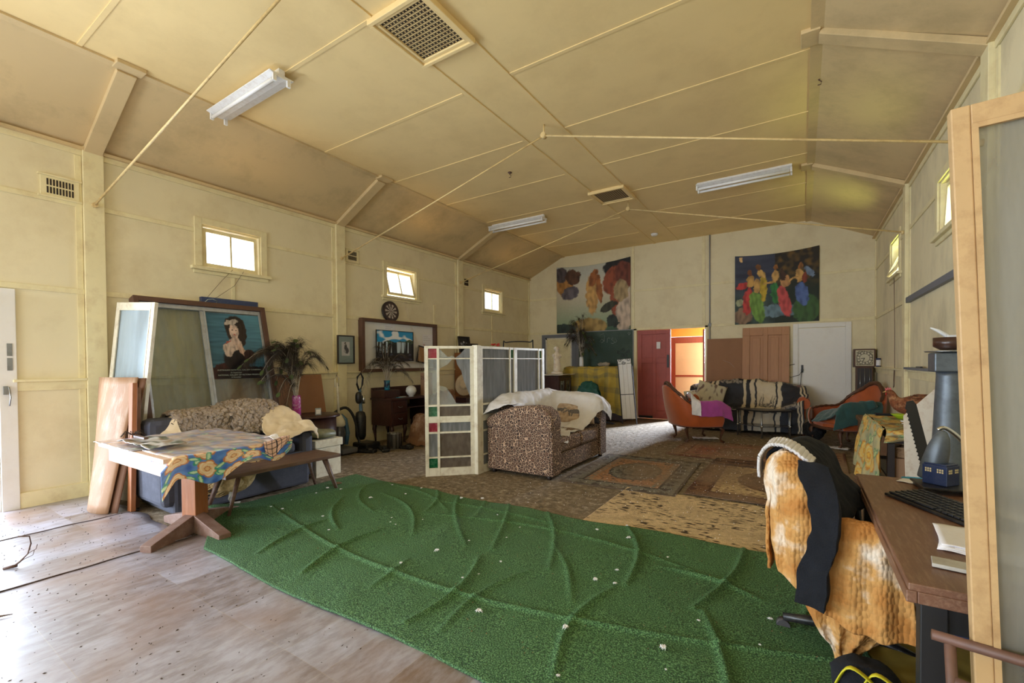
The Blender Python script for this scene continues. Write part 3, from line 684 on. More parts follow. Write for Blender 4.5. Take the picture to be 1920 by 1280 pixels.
# ------------------------------------------------------------------ flat pictures and printed things
def ell_(u, v, cx, cy, rx, ry, a=0.):
    dx, dy = u-cx, v-cy; ca, sa = cos(a), sin(a)
    return ((dx*ca+dy*sa)/rx)**2+((-dx*sa+dy*ca)/ry)**2
def blobs(lst, bg):
    def f(u, v):
        c = bg(u, v); wx = u+.022*nz(u*16, v*16, 3)+.010*nz(u*50, v*50, 1); wy = v+.022*nz(u*16, v*16, 9)+.010*nz(u*50, v*50, 6)
        for (cx, cy, rx, ry, a, col) in lst:
            d = ell_(wx, wy, cx, cy, rx, ry, a)
            if d < 1: c = mix(c, mix(col, mix(col, (0, 0, 0), .5), clamp(.35+1.3*nz(u*26+cx*30, v*12, cy*9))), clamp((1-d)*5))
        return c
    return f
def pic(name, w_, h_, nu, nv, f, parent, m='painted', t=.003, sag=None, y=0.):
    def P(u, v):
        q = (sag(u, v) if sag else (0, 0, 0)); return (w_*u+q[0], y+q[1], h_*v+q[2])
    return G().grid(nu, nv, P, f).obj(name, m, parent, solid=t, off=-1)
def text(body, size, m, parent, loc, rz=0, name='lettering', rx=90, ext=.0006):
    cu = bpy.data.curves.new('t', 'FONT'); cu.body = body; cu.size = size; cu.extrude = ext
    o = bpy.data.objects.new('t', cu); me = bpy.data.meshes.new_from_object(o); bpy.data.objects.remove(o)
    me.materials.clear(); me.materials.append(MATS[m]); q = bpy.data.objects.new(name, me); COL.objects.link(q); q.parent = parent
    q.location = loc; q.rotation_euler = (radians(rx), 0, radians(rz)); return q
def framebars(g, w_, h_, b, t, y0=0.):
    g.box((0, y0-t, 0), (b, y0, h_)); g.box((w_-b, y0-t, 0), (w_, y0, h_)); g.box((b, y0-t, 0), (w_-b, y0, b)); g.box((b, y0-t, h_-b), (w_-b, y0, h_)); return g

# two cloth tapestries, plain stand-ins in the same colours
sea = lambda u, v: mix(mix(C3(136, 158, 128), C3(200, 188, 164), clamp((v-.1)*2)), C3(186, 188, 176), clamp((v-.55)*3)) if v > .12 else mix(C3(52, 78, 62), C3(90, 120, 90), clamp(v*8))
L1 = [(.86, .92, .22, .16, .2, C3(34, 34, 36)), (.80, .72, .16, .22, -.3, C3(150, 76, 48)), (.92, .78, .12, .2, .2, C3(120, 60, 44)),
      (.12, .72, .13, .24, .3, C3(180, 128, 66)), (.06, .88, .1, .12, 0, C3(84, 74, 78)), (.24, .84, .11, .13, .3, C3(92, 60, 40)), (.2, .6, .14, .1, .5, C3(104, 96, 104)),
      (.50, .55, .085, .32, .03, C3(206, 160, 92)), (.52, .80, .06, .14, -.3, C3(160, 96, 50)), (.60, .62, .04, .24, .1, C3(170, 104, 52)),
      (.84, .40, .10, .3, .05, C3(150, 78, 52)), (.93, .26, .12, .30, -.1, C3(206, 186, 166)), (.88, .56, .1, .16, 0, C3(176, 152, 110)), (.72, .35, .13, .06, .5, C3(60, 60, 44)),
      (.45, .07, .27, .14, 0, C3(176, 146, 84)), (.78, .14, .08, .1, .6, C3(46, 56, 50)), (.10, .05, .2, .09, 0, C3(40, 56, 50))]
t = T('tapestry', 'hung cloth tapestry of pale standing forms over green water, above the chalkboard', 'tapestry', (-5.55, D-.025, 2.17), 0, 'cloth tapestries on the far wall')
pic('cloth', 2.02, 1.80, 150, 140, blobs(L1, sea), t, sag=lambda u, v: (0, -.006-.008*sin(u*17)*(1-v)-.004*sin(u*31+v*5), -.07*(4*u*(1-u))*v*v-.03*(1-u)*v))
night = lambda u, v: mix(mix(C3(30, 44, 40), C3(70, 90, 84), clamp(.4+nz(u*9, v*9))), mix(C3(34, 40, 62), C3(66, 72, 92), clamp(.5+1.2*nz(u*3, v*12))), clamp((v-.3)*3)) if u < .5 else mix(C3(24, 38, 26), mix(C3(36, 30, 22), C3(110, 82, 36), clamp(nz(u*14, v*14, 5)*1.6+.2)), clamp((v-.45)*3))
L2 = [(.5, .17, .34, .09, 0, C3(110, 136, 150)), (.06, .32, .05, .05, 0, C3(170, 176, 140)), (.075, .945, .022, .035, 0, C3(230, 190, 130)), (.86, .18, .16, .2, 0, C3(60, 96, 48)),
      (.1, .12, .12, .13, 0, C3(150, 120, 96)), (.17, .33, .07, .21, -.1, C3(200, 66, 62)), (.10, .56, .09, .05, .3, C3(196, 60, 58)), (.20, .62, .05, .10, 0, C3(206, 160, 86)), (.19, .74, .03, .04, 0, C3(120, 70, 36)),
      (.28, .24, .09, .25, .2, C3(122, 164, 70)), (.28, .55, .045, .11, 0, C3(210, 164, 92)), (.36, .5, .05, .2, 0, C3(200, 170, 50)), (.33, .72, .04, .08, .6, C3(214, 172, 96)), (.30, .82, .035, .05, 0, C3(150, 96, 44)),
      (.50, .42, .06, .17, .1, C3(52, 130, 66)), (.50, .66, .04, .10, 0, C3(208, 164, 96)), (.505, .80, .03, .045, 0, C3(170, 110, 50)), (.61, .30, .07, .24, .2, C3(206, 84, 84)), (.62, .58, .06, .09, 0, C3(204, 150, 96)), (.59, .68, .035, .10, .1, C3(72, 44, 32)),
      (.81, .38, .08, .17, .15, C3(84, 108, 168)), (.78, .64, .05, .10, 0, C3(210, 164, 96)), (.79, .78, .03, .05, 0, C3(160, 104, 50)), (.89, .68, .04, .09, .6, C3(120, 140, 168)), (.84, .60, .03, .08, 0, C3(130, 56, 36)), (.71, .6, .07, .02, .5, C3(210, 164, 96)), (.42, .58, .07, .02, .2, C3(206, 160, 92))]
t = T('tapestry', 'hung cloth tapestry of bright draped colours on dark woodland, right of the doorway', 'tapestry', (-1.22, D-.025, 2.18), 0, 'cloth tapestries on the far wall')
pic('cloth', 1.51, 1.50, 150, 130, blobs(L2, night), t, sag=lambda u, v: (0, -.006-.006*sin(u*13+1)*(1-v), -.05*(4*u*(1-u))*v*v-.02*(1-u)*v))
# chalkboard
t = T('chalkboard', 'green chalkboard with faint chalk scrawl on the far wall', 'chalkboard', (-4.93, D-.03, .92))
framebars(G(), 1.48, 1.27, .02, .02).obj('frame', 'grey_board', t); G().box((.02, -.012, .02), (1.46, 0, 1.25)).obj('board', 'chalkboard', t)
cs = [[(.62, 1.16), (.70, 1.19), (.74, 1.12), (.72, 1.0), (.66, .96), (.60, 1.0), (.66, 1.05), (.73, 1.0)], [(.80, .96), (.81, 1.06), (.83, 1.08), (.88, 1.07)], [(.95, 1.08), (.91, 1.04), (.96, 1.0), (1.0, .96), (.95, .93), (.90, .95)], [(1.02, 1.06), (1.06, 1.0), (1.02, .95)],
      [(.44, 1.0), (.44, 1.06)], [(1.36, 1.14), (1.33, 1.18), (1.355, 1.195), (1.37, 1.17), (1.39, 1.195), (1.405, 1.17), (1.36, 1.13)], [(.3, 1.0), (.33, 1.1), (.38, 1.02)]]
for q in cs: G().tube([Vector((a, -.0135, b)) for a, b in q], .0035, 5, flat=(1, 1)).obj('chalk_mark', 'chalk', t)
tag(G().box((-4.99, D-.05, .9), (-4.935, D, 2.1)).obj('upright_board', 'grey_paint'), 'narrow blue grey upright board beside the chalkboard', 'board')
# portrait poster, plain stand-in
pb = lambda u, v: mix(C3(38, 74, 96), C3(86, 140, 166), clamp(.25+.8*u*v+.35*nz(u*3, v*30)))
L3 = [(.12, .06, .5, .16, .35, C3(62, 28, 34)), (.62, .06, .6, .14, 0, C3(34, 22, 30)), (.52, .82, .20, .16, 0, C3(44, 36, 38)), (.62, .68, .10, .20, -.2, C3(48, 38, 38)), (.40, .74, .08, .2, .2, C3(52, 40, 42)),
      (.47, .30, .26, .20, 0, C3(26, 22, 34)), (.34, .45, .11, .12, 0, C3(214, 196, 188)), (.48, .54, .13, .10, -.4, C3(212, 190, 180)), (.48, .60, .055, .10, 0, C3(210, 184, 172)),
      (.48, .73, .095, .115, 0, C3(224, 198, 186)), (.45, .87, .14, .04, .2, C3(190, 180, 174)), (.60, .42, .15, .05, -.9, C3(206, 176, 162)), (.34, .56, .08, .012, .3, C3(176, 84, 74)),
      (.445, .745, .016, .010, 0, C3(70, 50, 46)), (.52, .745, .016, .010, 0, C3(70, 50, 46)), (.483, .675, .022, .010, 0, C3(176, 96, 92)), (.72, .34, .12, .12, 0, C3(58, 40, 44))]
t = T('poster', 'framed blue poster of a dark haired sitter, behind the leaning window glass', 'poster', (-6.062, 2.67, 1.24), 90, rx=0, ry=0)
t.rotation_euler = (radians(-14), 0, radians(90)); t.location = (-6.105, 2.655, 1.22)
pic('print', .655, .87, 110, 130, blobs(L3, pb), t, 'painted_gloss')
for k, (s_, tx, z) in enumerate(((.034, 'AUSTRALIAN NATIONAL GALLERY CANBERRA', .105), (.027, '22 September', .072), (.034, 'NATIONAL GALLERY OF VICTORIA MELBOURNE', .04), (.024, '13 November', .012))):
    text(tx, s_*.9 if k % 2 else s_*.75, 'chalk', t, (.05 if k % 2 == 0 else .2, -.004, z))
# ------------------------------------------------------------------ leaning frame by the left wall
t = T('window_frame', 'big timber and aluminium sliding window frame leaning against left wall', 'window frame', (-5.84, 1.98, 0), 0); t.rotation_euler = (0, radians(-14), 0)
W2 = 1.36
g = G(); g.box((-.06, -.05, 0), (.08, .0, 2.24)).box((-.06, W2, 0), (.08, W2+.06, 2.24)).box((-.06, 0, 2.18), (.08, W2, 2.24)).box((-.04, 0, .66), (.06, W2, .72)); g.obj('timber_frame', 'frame_brown', t, bevel=.004)
g = G(); g.box((0, 0, .72), (.05, .03, 2.18)).box((0, W2-.03, .72), (.05, W2, 2.18)).box((0, .03, 2.13), (.05, W2-.03, 2.18)).box((0, .03, .72), (.05, W2-.03, .76)).box((.0, .62, .76), (.035, .66, 2.13)).box((.02, .655, .76), (.05, .675, 2.13)); g.obj('aluminium_frame', 'aluminium', t, bevel=.002)
G().box((.010, .03, .76), (.014, .62, 2.13)).obj('pane', 'grimy_glass', t); G().box((.034, .675, .76), (.038, W2-.03, 2.13)).obj('pane', 'dusty_glass', t)
t = T('painted_board', 'narrow blue painted board with white curl, on top of the leaning frame', 'board', (-6.37, 2.63, 2.185), 0)
G().box((-.03, 0, 0), (.03, .70, .075)).obj('board', 'blue_tin', t, bevel=.003); G().tube([(.032, .04, .01), (.034, .07, .045), (.034, .13, .055), (.034, .18, .035), (.034, .17, .01)], .004, 6).obj('painted_curl', 'chalk', t)
t = T('hardboard_sheet', 'stained brown hardboard sheet behind the right pane of leaning frame', 'board', (-5.93, 2.66, 0), 0); t.rotation_euler = (0, radians(-14), 0)
G().box((-.012, 0, .3), (-.004, .66, 1.28)).obj('sheet', 'hardboard_stained', t)
t = T('hardboard_sheet', 'plain tan hardboard sheet leaning beyond the frame, behind the round table', 'board', (-6.12, 3.50, 0), 0); t.rotation_euler = (0, radians(-11), 0)
G().box((-.006, 0, 0), (0, .80, 1.26)).obj('sheet', 'hardboard', t)
# glazed doors standing loose
def glazed_door(name, label, w_, h_, loc, rot, glass, m, lower=.28, st=.055, tr=.075):
    t = T(name, label, 'door', loc); t.rotation_euler = rot
    g = G(); g.box((0, 0, 0), (st, .035, h_)).box((w_-st, 0, 0), (w_, .035, h_)).box((st, 0, h_-tr), (w_-st, .035, h_)).box((st, 0, 0), (w_-st, .035, lower)); g.obj('frame', m, t, bevel=.003)
    g = G()
    for a, b in ((st, .012), (w_-st-.012, .012)): g.box((a, -.004, lower), (a+b, .006, h_-tr))
    g.box((st+.012, -.004, lower), (w_-st-.012, .006, lower+.012)).box((st+.012, -.004, h_-tr-.012), (w_-st-.012, .006, h_-tr)); g.obj('glazing_bead', m, t)
    G().box((st-.005, .015, lower-.005), (w_-st+.005, .019, h_-tr+.005)).obj('pane', glass, t)
    G().cyl((.035, -.006, h_-.05), (.035, 0, h_-.05), .006, seg=8).cyl((.035, -.006, h_-.07), (.035, 0, h_-.07), .006, seg=8).obj('screw', 'frame_dark', t) if 0 else None
    return t
glazed_door('glazed_door', 'cream glazed door leaf with smeared glass leaning behind ply sheets at left', .64, 2.10, (-6.36, 1.60, 0), (radians(-4.5), radians(3), radians(12)), 'smeared_glass', 'old_white_paint')
def bilin(name, q, m, bulge, t_=.006, n=16):
    A, B, Cc, Dd = [Vector(p) for p in q]   # BL BR TR TL
    def P(u, v): 
        p = (A*(1-u)+B*u)*(1-v)+(Dd*(1-u)+Cc*u)*v; return p+Vector(bulge)*(4*u*(1-u))*(1-.5*v)
    return G().grid(n, n, P).obj(name, m, None, solid=t_)
tag(bilin('plywood_sheet', [(-6.05, 1.49, 0.012), (-5.45, 1.45, 0.012), (-5.58, 1.74, 1.28), (-6.19, 1.60, 1.28)], 'ply', (.06, -.10, 0)), 'front bowed plywood sheet leaning in the corner beside the first post', 'board')
tag(bilin('plywood_sheet', [(-5.99, 1.555, 0.012), (-5.39, 1.50, 0.012), (-5.53, 1.79, 1.27), (-6.14, 1.66, 1.27)], 'ply_edge', (.05, -.07, 0)), 'darker plywood sheet tucked behind the front bowed sheet', 'board')
for k, (x, y, lab) in enumerate(((-5.37, 1.60, 'short timber stud leaning right of the plywood sheets'), (-5.47, 1.66, 'dark timber stud half hidden behind the first stud'))):
    t = T('timber_stud', lab, 'timber', (x, y, 0.012)); t.rotation_euler = (radians(-2.5), radians(-3), 0)
    G().box((-.045, -.02, 0), (.045, .02, 1.22-.05*k)).obj('stud', 'chest_timber' if k else 'post_timber', t, bevel=.003)
# ------------------------------------------------------------------ pedestal table and its cloth
t = T('pedestal_table', 'pine pedestal table with square brown post and cross-shaped base', 'table', (-4.28, 1.70, 0.012))
G().box((-.66, -.44, .715), (.64, .44, .745)).obj('tabletop', 'pine', t, bevel=.003)
G().box((-.56, -.40, .60), (.54, -.375, .715)).box((-.56, .375, .60), (.54, .40, .715)).box((-.56, -.375, .6), (-.535, .375, .715)).box((.515, -.375, .6), (.54, .375, .715)).obj('apron', 'pine', t, bevel=.002)
M = Matrix.Rotation(radians(24), 4, 'Z'); G().box((-.065, -.065, .13), (.065, .065, .60), M).obj('post', 'post_timber', t, bevel=.004)
for a in (-62, 2, 118, 182):
    M = Matrix.Rotation(radians(a), 4, 'Z'); g = G().prism([(.0, 0), (.47, 0), (.47, .055), (.06, .15), (0, .15)], 'y', -.045, .045); g.v = [tuple(M @ Vector(p)) for p in g.v]; g.obj('foot', 'base_timber', t, bevel=.004)
def flower_fn(sx, sy, bg, petal, core, ring, leaf, seed=0, cell=.27, R=.112):
    def f(u, v):
        x, y = u*sx, v*sy; c = mix(bg[0], bg[1], clamp(.5+1.1*nz(x*14, y*14, seed)))
        ix, iy = math.floor(x/cell), math.floor(y/cell)
        for a in (-1, 0, 1):
            for b in (-1, 0, 1):
                i, j = ix+a, iy+b; cx = (i+.5+.35*(hsh(i, j, 1+seed)-.5)+(.25 if j % 2 else -.25))*cell; cy = (j+.5+.4*(hsh(i, j, 2+seed)-.5))*cell
                dx, dy = x-cx, y-cy; d = sqrt(dx*dx+dy*dy); th = math.atan2(dy, dx); ph = hsh(i, j, 3)*6
                for q in (0, 1, 2):
                    la = ph+q*2.1+.4; lx, ly = cx+cos(la)*R*1.35, cy+sin(la)*R*1.35
                    e = ell_(x, y, lx, ly, R*.62, R*.24, la)
                    if e < 1: c = mix(leaf[0], leaf[1], 1 if e < .35 else 0)
                rr = R*(.78+.22*abs(cos(2.5*(th+ph)))**.6)
                if d < rr:
                    c = ring if d > rr*.84 else mix(petal, core, clamp(.5+.8*sin(d*170+th*2.5)))
                    if d < R*.30: c = ring if d > R*.2 else petal
        return c
    return f
ff0 = flower_fn(1.7, 1.4, (C3(58, 96, 176), C3(98, 140, 206)), C3(232, 190, 142), C3(236, 212, 178), C3(196, 122, 74), (C3(66, 152, 128), C3(196, 220, 180)))
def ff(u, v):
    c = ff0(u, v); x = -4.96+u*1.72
    return mix(c, C3(216, 204, 206), clamp(.72+.8*nz(u*7, v*16, 3))*clamp((-3.63-x)*25)*.92)     # washed-out glare painted into the colour of the flat top
def CL(u, v):
    # u along x (with the right hand fall), v along y
    a = u*1.72; y = 1.235+.93*v; xe = -3.625; x = -4.96+a; z = .764; fall = 0
    if x > xe:
        fall = x-xe; k = (.20+.05*sin(y*13)-.13*v*v)/.385
        z -= fall*k*1.0+.0; x = xe+.012+.03*sin(y*11)*fall*2; z = min(z, .762)
    z += .004*nz(x*9, y*9)*2*(0 if fall else 1)
    if v < .10 and u > .45:  # corner droops over the front edge
        q = (.10-v)/.10; s = clamp((u-.45)/.3); z -= q*.10*s; y = 1.225+(.10*.93-.0)*(1-q*s*.9)*(1 if s else 1)*(v/.1 if s < .01 else 1)*1.0 if s > .01 else y
    if v < .12 and u < .45: z += .010*abs(nz(x*14, y*14))
    return (x, y, z+.0)
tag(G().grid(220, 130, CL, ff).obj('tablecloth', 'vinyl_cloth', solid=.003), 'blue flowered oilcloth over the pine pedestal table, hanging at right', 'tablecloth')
rows = [[(-4.66+i*.11, 1.30+j*.085, .79+.03*abs(nz(i*1.7, j*1.3, 4))) for i in range(7)] for j in range(4)]
camo = lambda u, v: mix(mix(C3(196, 196, 200), C3(140, 120, 96), clamp(nz(u*5, v*4, 2)*3)), C3(84, 88, 70), clamp(nz(u*4+7, v*4, 5)*4))
tag(sheet(rows, 50, 30, wr=.012, wf=12, col=camo).obj('crumpled_cloth', 'painted', solid=.003), 'crumpled grey camouflage cloth lying on left end of flowered table', 'cloth')
g = G(); 
for k in range(16):
    a = -1+.12*k; g.tube([(-4.56, 1.38, .835), (-4.56+.06*cos(a*2.4), 1.38+.05*sin(a*2.4), .845+.03*hsh(k, 1)), (-4.56+.10*cos(a*2.4), 1.38+.08*sin(a*2.4), .825)], .0022, 4)
tag(g.obj('twig_bundle', 'litter_dark'), 'little bundle of dark twigs on the camouflage cloth', 'twigs')
tag(G().box((-4.5, 1.36, .825), (-4.28, 1.39, .84)).obj('wooden_ruler', 'walnut'), 'short wooden stick lying across the camouflage cloth', 'stick')
rows = [[(-3.70, 2.10, .785), (-3.62, 2.14, .80), (-3.57, 2.10, .775)], [(-3.66, 2.05, .78), (-3.59, 2.06, .79), (-3.545, 2.03, .72)], [(-3.64, 1.98, .775), (-3.585, 1.97, .775), (-3.545, 1.96, .66)], [(-3.63, 1.93, .772), (-3.59, 1.91, .765), (-3.55, 1.90, .70)]]
tart = lambda u, v: C3(30, 28, 32) if (u*7) % 1 < .16 or (v*6) % 1 < .16 else C3(196, 160, 140)
tag(sheet(rows, 40, 40, wr=.008, wf=16, col=tart).obj('tartan_scarf', 'tartan', solid=.004), 'pink and black checked scarf bunched on far right table corner', 'scarf')
tag(sheet([[(-3.86, 2.09, .77), (-3.80, 2.13, .80), (-3.72, 2.12, .775)], [(-3.85, 2.05, .772), (-3.79, 2.06, .79), (-3.70, 2.05, .772)]], 20, 12, wr=.006, wf=20).obj('white_rag', 'white_sheet', solid=.003), 'small white rag beside the checked scarf on the table', 'cloth')
# ------------------------------------------------------------------ bench, blue sofa, chest, round table
t = T('bench', 'low brown timber bench with splayed legs between table and grass mat', 'bench', (-4.50, 2.52, 0), 0)
G().box((-.22, -.58, .375), (.22, .60, .41)).obj('seat', 'walnut', t, bevel=.004)
G().box((-.17, -.50, .33), (-.14, .5, .375)).box((.14, -.50, .33), (.17, .5, .375)).obj('rail', 'walnut', t) if 0 else None
for sx in (-1, 1):
    for sy in (-1, 1): G().tube([(sx*.16, sy*.44, .376), (sx*.20, sy*.56, .014)], [.03, .017], 4).obj('leg', 'walnut', t)
t = T('sofa', 'old blue fabric sofa against left wall, half hidden by the flowered table', 'sofa', (-5.2, 2.40, 0))
G().box((-.40, -.66, .02), (.40, .68, .40)).obj('base', 'blue_fabric', t, bevel=.03)
G().box((-.42, -.66, .35), (-.16, .68, .86)).obj('backrest', 'blue_fabric', t, bevel=.06)
G().box((-.16, -.50, .40), (.40, .08, .52)).obj('seat_cushion', 'blue_fabric', t, bevel=.04); G().box((-.16, .09, .40), (.40, .52, .52)).obj('seat_cushion', 'blue_fabric', t, bevel=.04)
for s in (-1, 1): G().box((-.38, s*.67-.075, .1), (.39, s*.67+.075, .62)).obj('armrest', 'blue_fabric', t, bevel=.05)
def throw(rows, nu, nv, name, m, lab, cat='throw', wr=.015, wf=5, solid=.012, **k): return tag(sheet(rows, nu, nv, wr=wr, wf=wf, **k).obj(name, m, solid=solid), lab, cat)
throw([[(-5.66, y, .62) for y in (1.95, 2.3, 2.7)], [(-5.65, y, .86) for y in (1.95, 2.3, 2.7)], [(-5.52, 1.95, .90), (-5.52, 2.3, .92), (-5.5, 2.7, .94)], [(-5.36, y, .86) for y in (1.95, 2.3, 2.7)], [(-5.32, y, .60) for y in (1.95, 2.3, 2.7)]], 110, 110, 'sheepskin', 'fleece', 'left shaggy beige fleece over the blue sofa back', wr=.022, wf=34, solid=.03)
throw([[(-5.67, 2.48, .55), (-5.67, 2.75, .55), (-5.67, 3.05, .55)], [(-5.66, 2.48, .9), (-5.67, 2.75, .9), (-5.65, 3.05, .88)], [(-5.53, 2.48, .95), (-5.52, 2.75, .97), (-5.5, 3.05, .94)], [(-5.34, 2.48, .86), (-5.32, 2.75, .87), (-5.32, 3.02, .84)], [(-5.26, 2.48, .66), (-5.22, 2.75, .62), (-5.24, 2.98, .62)]], 110, 110, 'sheepskin', 'fleece', 'right shaggy beige fleece, thicker, over the blue sofa back', wr=.024, wf=34, solid=.035)
throw([[(-5.62, 2.80, .93), (-5.6, 3.02, .93), (-5.6, 3.13, .88), (-5.6, 3.19, .60)], [(-5.36, 2.78, .86), (-5.34, 3.02, .88), (-5.32, 3.15, .84), (-5.30, 3.20, .56)], [(-5.1, 2.72, .64), (-5.08, 3.02, .74), (-5.05, 3.16, .73), (-5.05, 3.21, .56)], [(-4.88, 2.66, .56), (-4.86, 3.00, .70), (-4.83, 3.14, .70), (-4.82, 3.20, .58)], [(-4.75, 2.64, .52), (-4.76, 3.0, .62), (-4.75, 3.12, .60), (-4.76, 3.16, .54)]], 60, 50, 'dust_sheet', 'cream_cloth', 'cream cotton sheet bunched over the right arm of the blue sofa', wr=.03, wf=7)
throw([[(-5.62, 1.72, .5), (-5.62, 1.95, .84)], [(-5.4, 1.72, .62), (-5.38, 1.98, .86)], [(-5.25, 1.72, .60), (-5.2, 2.0, .64)]], 30, 30, 'dust_sheet', 'cream_cloth', 'cream cotton sheet end at the left corner of the blue sofa', wr=.03, wf=7)
t = T('wooden_chest', 'small white painted chest with rusty stains beside the blue sofa', 'chest', (-5.22, 3.43, 0), 0)
G().box((-.24, -.15, .0), (.24, .20, .36)).obj('body', 'old_white_paint', t, bevel=.004); G().box((-.26, -.17, .365), (.26, .22, .46)).obj('lid', 'old_white_paint', t, bevel=.006)
t = T('cushion', 'worn olive green cushion lying on the white chest', 'cushion', (-5.20, 3.43, .515), 8)
G().ell((0, 0, 0), (.23, .18, .05), .6, 28, 14).jit(.02, 7).obj('cover', 'olive_cushion', t)
t = T('round_table', 'dark round side table behind the white chest', 'side table', (-5.86, 3.86, 0))
G().lathe([(.30, .64), (.33, .645), (.33, .67), (.31, .68)], seg=40).obj('top', 'mahogany', t); G().lathe([(.27, .22), (.28, .24), (.28, .64), (.27, .64)], seg=40).obj('drum', 'mahogany', t)
for a in range(4): G().tube([(.2*cos(a*pi/2+.7), .2*sin(a*pi/2+.7), .22), (.23*cos(a*pi/2+.7), .23*sin(a*pi/2+.7), .0)], [.025, .018], 8).obj('leg', 'mahogany', t)
t = T('alarm_clock', 'tiny square metal clock on the round side table', 'clock', (-5.70, 3.80, .682), 60)
G().box((-.04, -.015, 0), (.04, .015, .10)).obj('case', 'steel', t, bevel=.004); G().box((-.028, -.019, .02), (.028, -.015, .08)).obj('dial', 'paper', t)
def vase(loc, prof, m, lab, name='vase'): 
    t = tag(G().lathe(prof, (0, 0, 0), 28).obj(name, m), lab, 'vase'); t.location = loc; return t
vase((-5.93, 3.62, .682), [(.052, 0), (.056, .02), (.056, .24), (.052, .255), (.052, .28), (.044, .28), (.044, .05)], 'pink_glaze', 'tall pink vase with worn white patches, full of peacock feathers')
def feather(p0, p1, p2, lab, group, eye=True, n=120, bl=.10, br=0., seed=0):
    """one feather: quill along a bezier with fine hanging barbs, drawn as one mesh"""
    p0, p1, p2 = Vector(p0), Vector(p1), Vector(p2); g = G(); pts = [(p0*(1-t)**2+p1*2*t*(1-t)+p2*t*t) for t in [i/14 for i in range(15)]]
    g.tube(pts, [.0062*(1-.78*i/14) for i in range(15)], 5); nq = len(g.v); cols = [C3(186, 176, 160)]*nq
    side = (p2-p0).cross(Vector((0, 0, 1))); side = side.normalized() if side.length > .01 else Vector((1, 0, 0))
    for i in range(n):
        t = .26+.74*i/n; p = p0*(1-t)**2+p1*2*t*(1-t)+p2*t*t; d = ((p1-p0)*(1-t)+(p2-p1)*t).normalized()
        for s in (-1, 1):
            L = bl*(.25+1.1*hsh(i, s, seed))*(.45+.8*t if t < .92 else .8); a = (side*s*(.35+.8*hsh(i, s, 5+seed))+d*(.6+1.6*hsh(i, s, 6+seed))+Vector((.7*(hsh(i, s, 8+seed)-.5), .7*(hsh(i, s, 9+seed)-.5), -.25+.7*(hsh(i, s, 7+seed)-.5)))).normalized()
            e1 = p+a*L*.55; e2 = p+a*L+Vector((0, 0, -L*.35)); wv = d*.0019
            k = len(g.v); g.add([p-wv, p+wv, e1+wv*.8, e1-wv*.8, e2], [(0, 1, 2, 3), (3, 2, 4)])
            c = mix(C3(38, 30, 26), C3(72, 60, 44), hsh(i, 9, seed)); cols += [c]*5
    if eye:
        d = (p2-p1).normalized(); b = side
        for rr, c, off in ((.030, C3(70, 84, 40), 0), (.019, C3(96, 70, 34), .001), (.011, C3(14, 50, 60), .002)):
            k = [p2-d*.02+d*rr*1.2*cos(q)+b*rr*sin(q)+d.cross(b)*off for q in [2*pi*i/10 for i in range(10)]]
            k2 = [q-d.cross(b)*.0015 for q in k]
            g.add(k, [tuple(range(10))]); g.add(k2, [tuple(range(10))[::-1]]); cols += [c]*20
    g.c = cols; return tag(g.obj('peacock_feather', 'barb'), lab, 'feather', group)
def bunch(c, z, targets, lab, group, **k):
    for i, (dx, dy, h, drop) in enumerate(targets):
        p0 = Vector(c)+Vector((.02*(hsh(i, 1)-.5), .02*(hsh(i, 2)-.5), z-.12)); 
        p2 = Vector(c)+Vector((dx, dy, h-drop)); p1 = Vector(c)+Vector((dx*.28, dy*.28, h+drop*.9+.05))
        feather(p0, p1, p2, lab, group, seed=i, **k)
random.seed(3)
tg = [(.15*i*.0+random.uniform(.0, .15), -.78+.058*i, .95+random.uniform(-.12, .10), .30+random.uniform(-.1, .12)) for i in range(12)]*2
tg += [(random.uniform(-.1, .2), random.uniform(-.45, -.05), 1.02+random.uniform(-.1, .05), .05) for i in range(7)] + [(random.uniform(-.05, .2), random.uniform(-.1, .12), .92+random.uniform(-.2, .15), .06) for i in range(6)]
tg += [(.1, .30, .95, .16), (.12, .42, .9, .26), (.2, .2, .85, .05), (.15, -.55, .62, .15), (.2, -.38, .55, .25), (.25, -.3, .42, .3), (.2, -.62, .72, .25)]
bunch((-5.93, 3.62, .682), .30, tg, 'brown peacock feather arching from the tall pink vase', 'feathers in the pink vase', bl=.15)
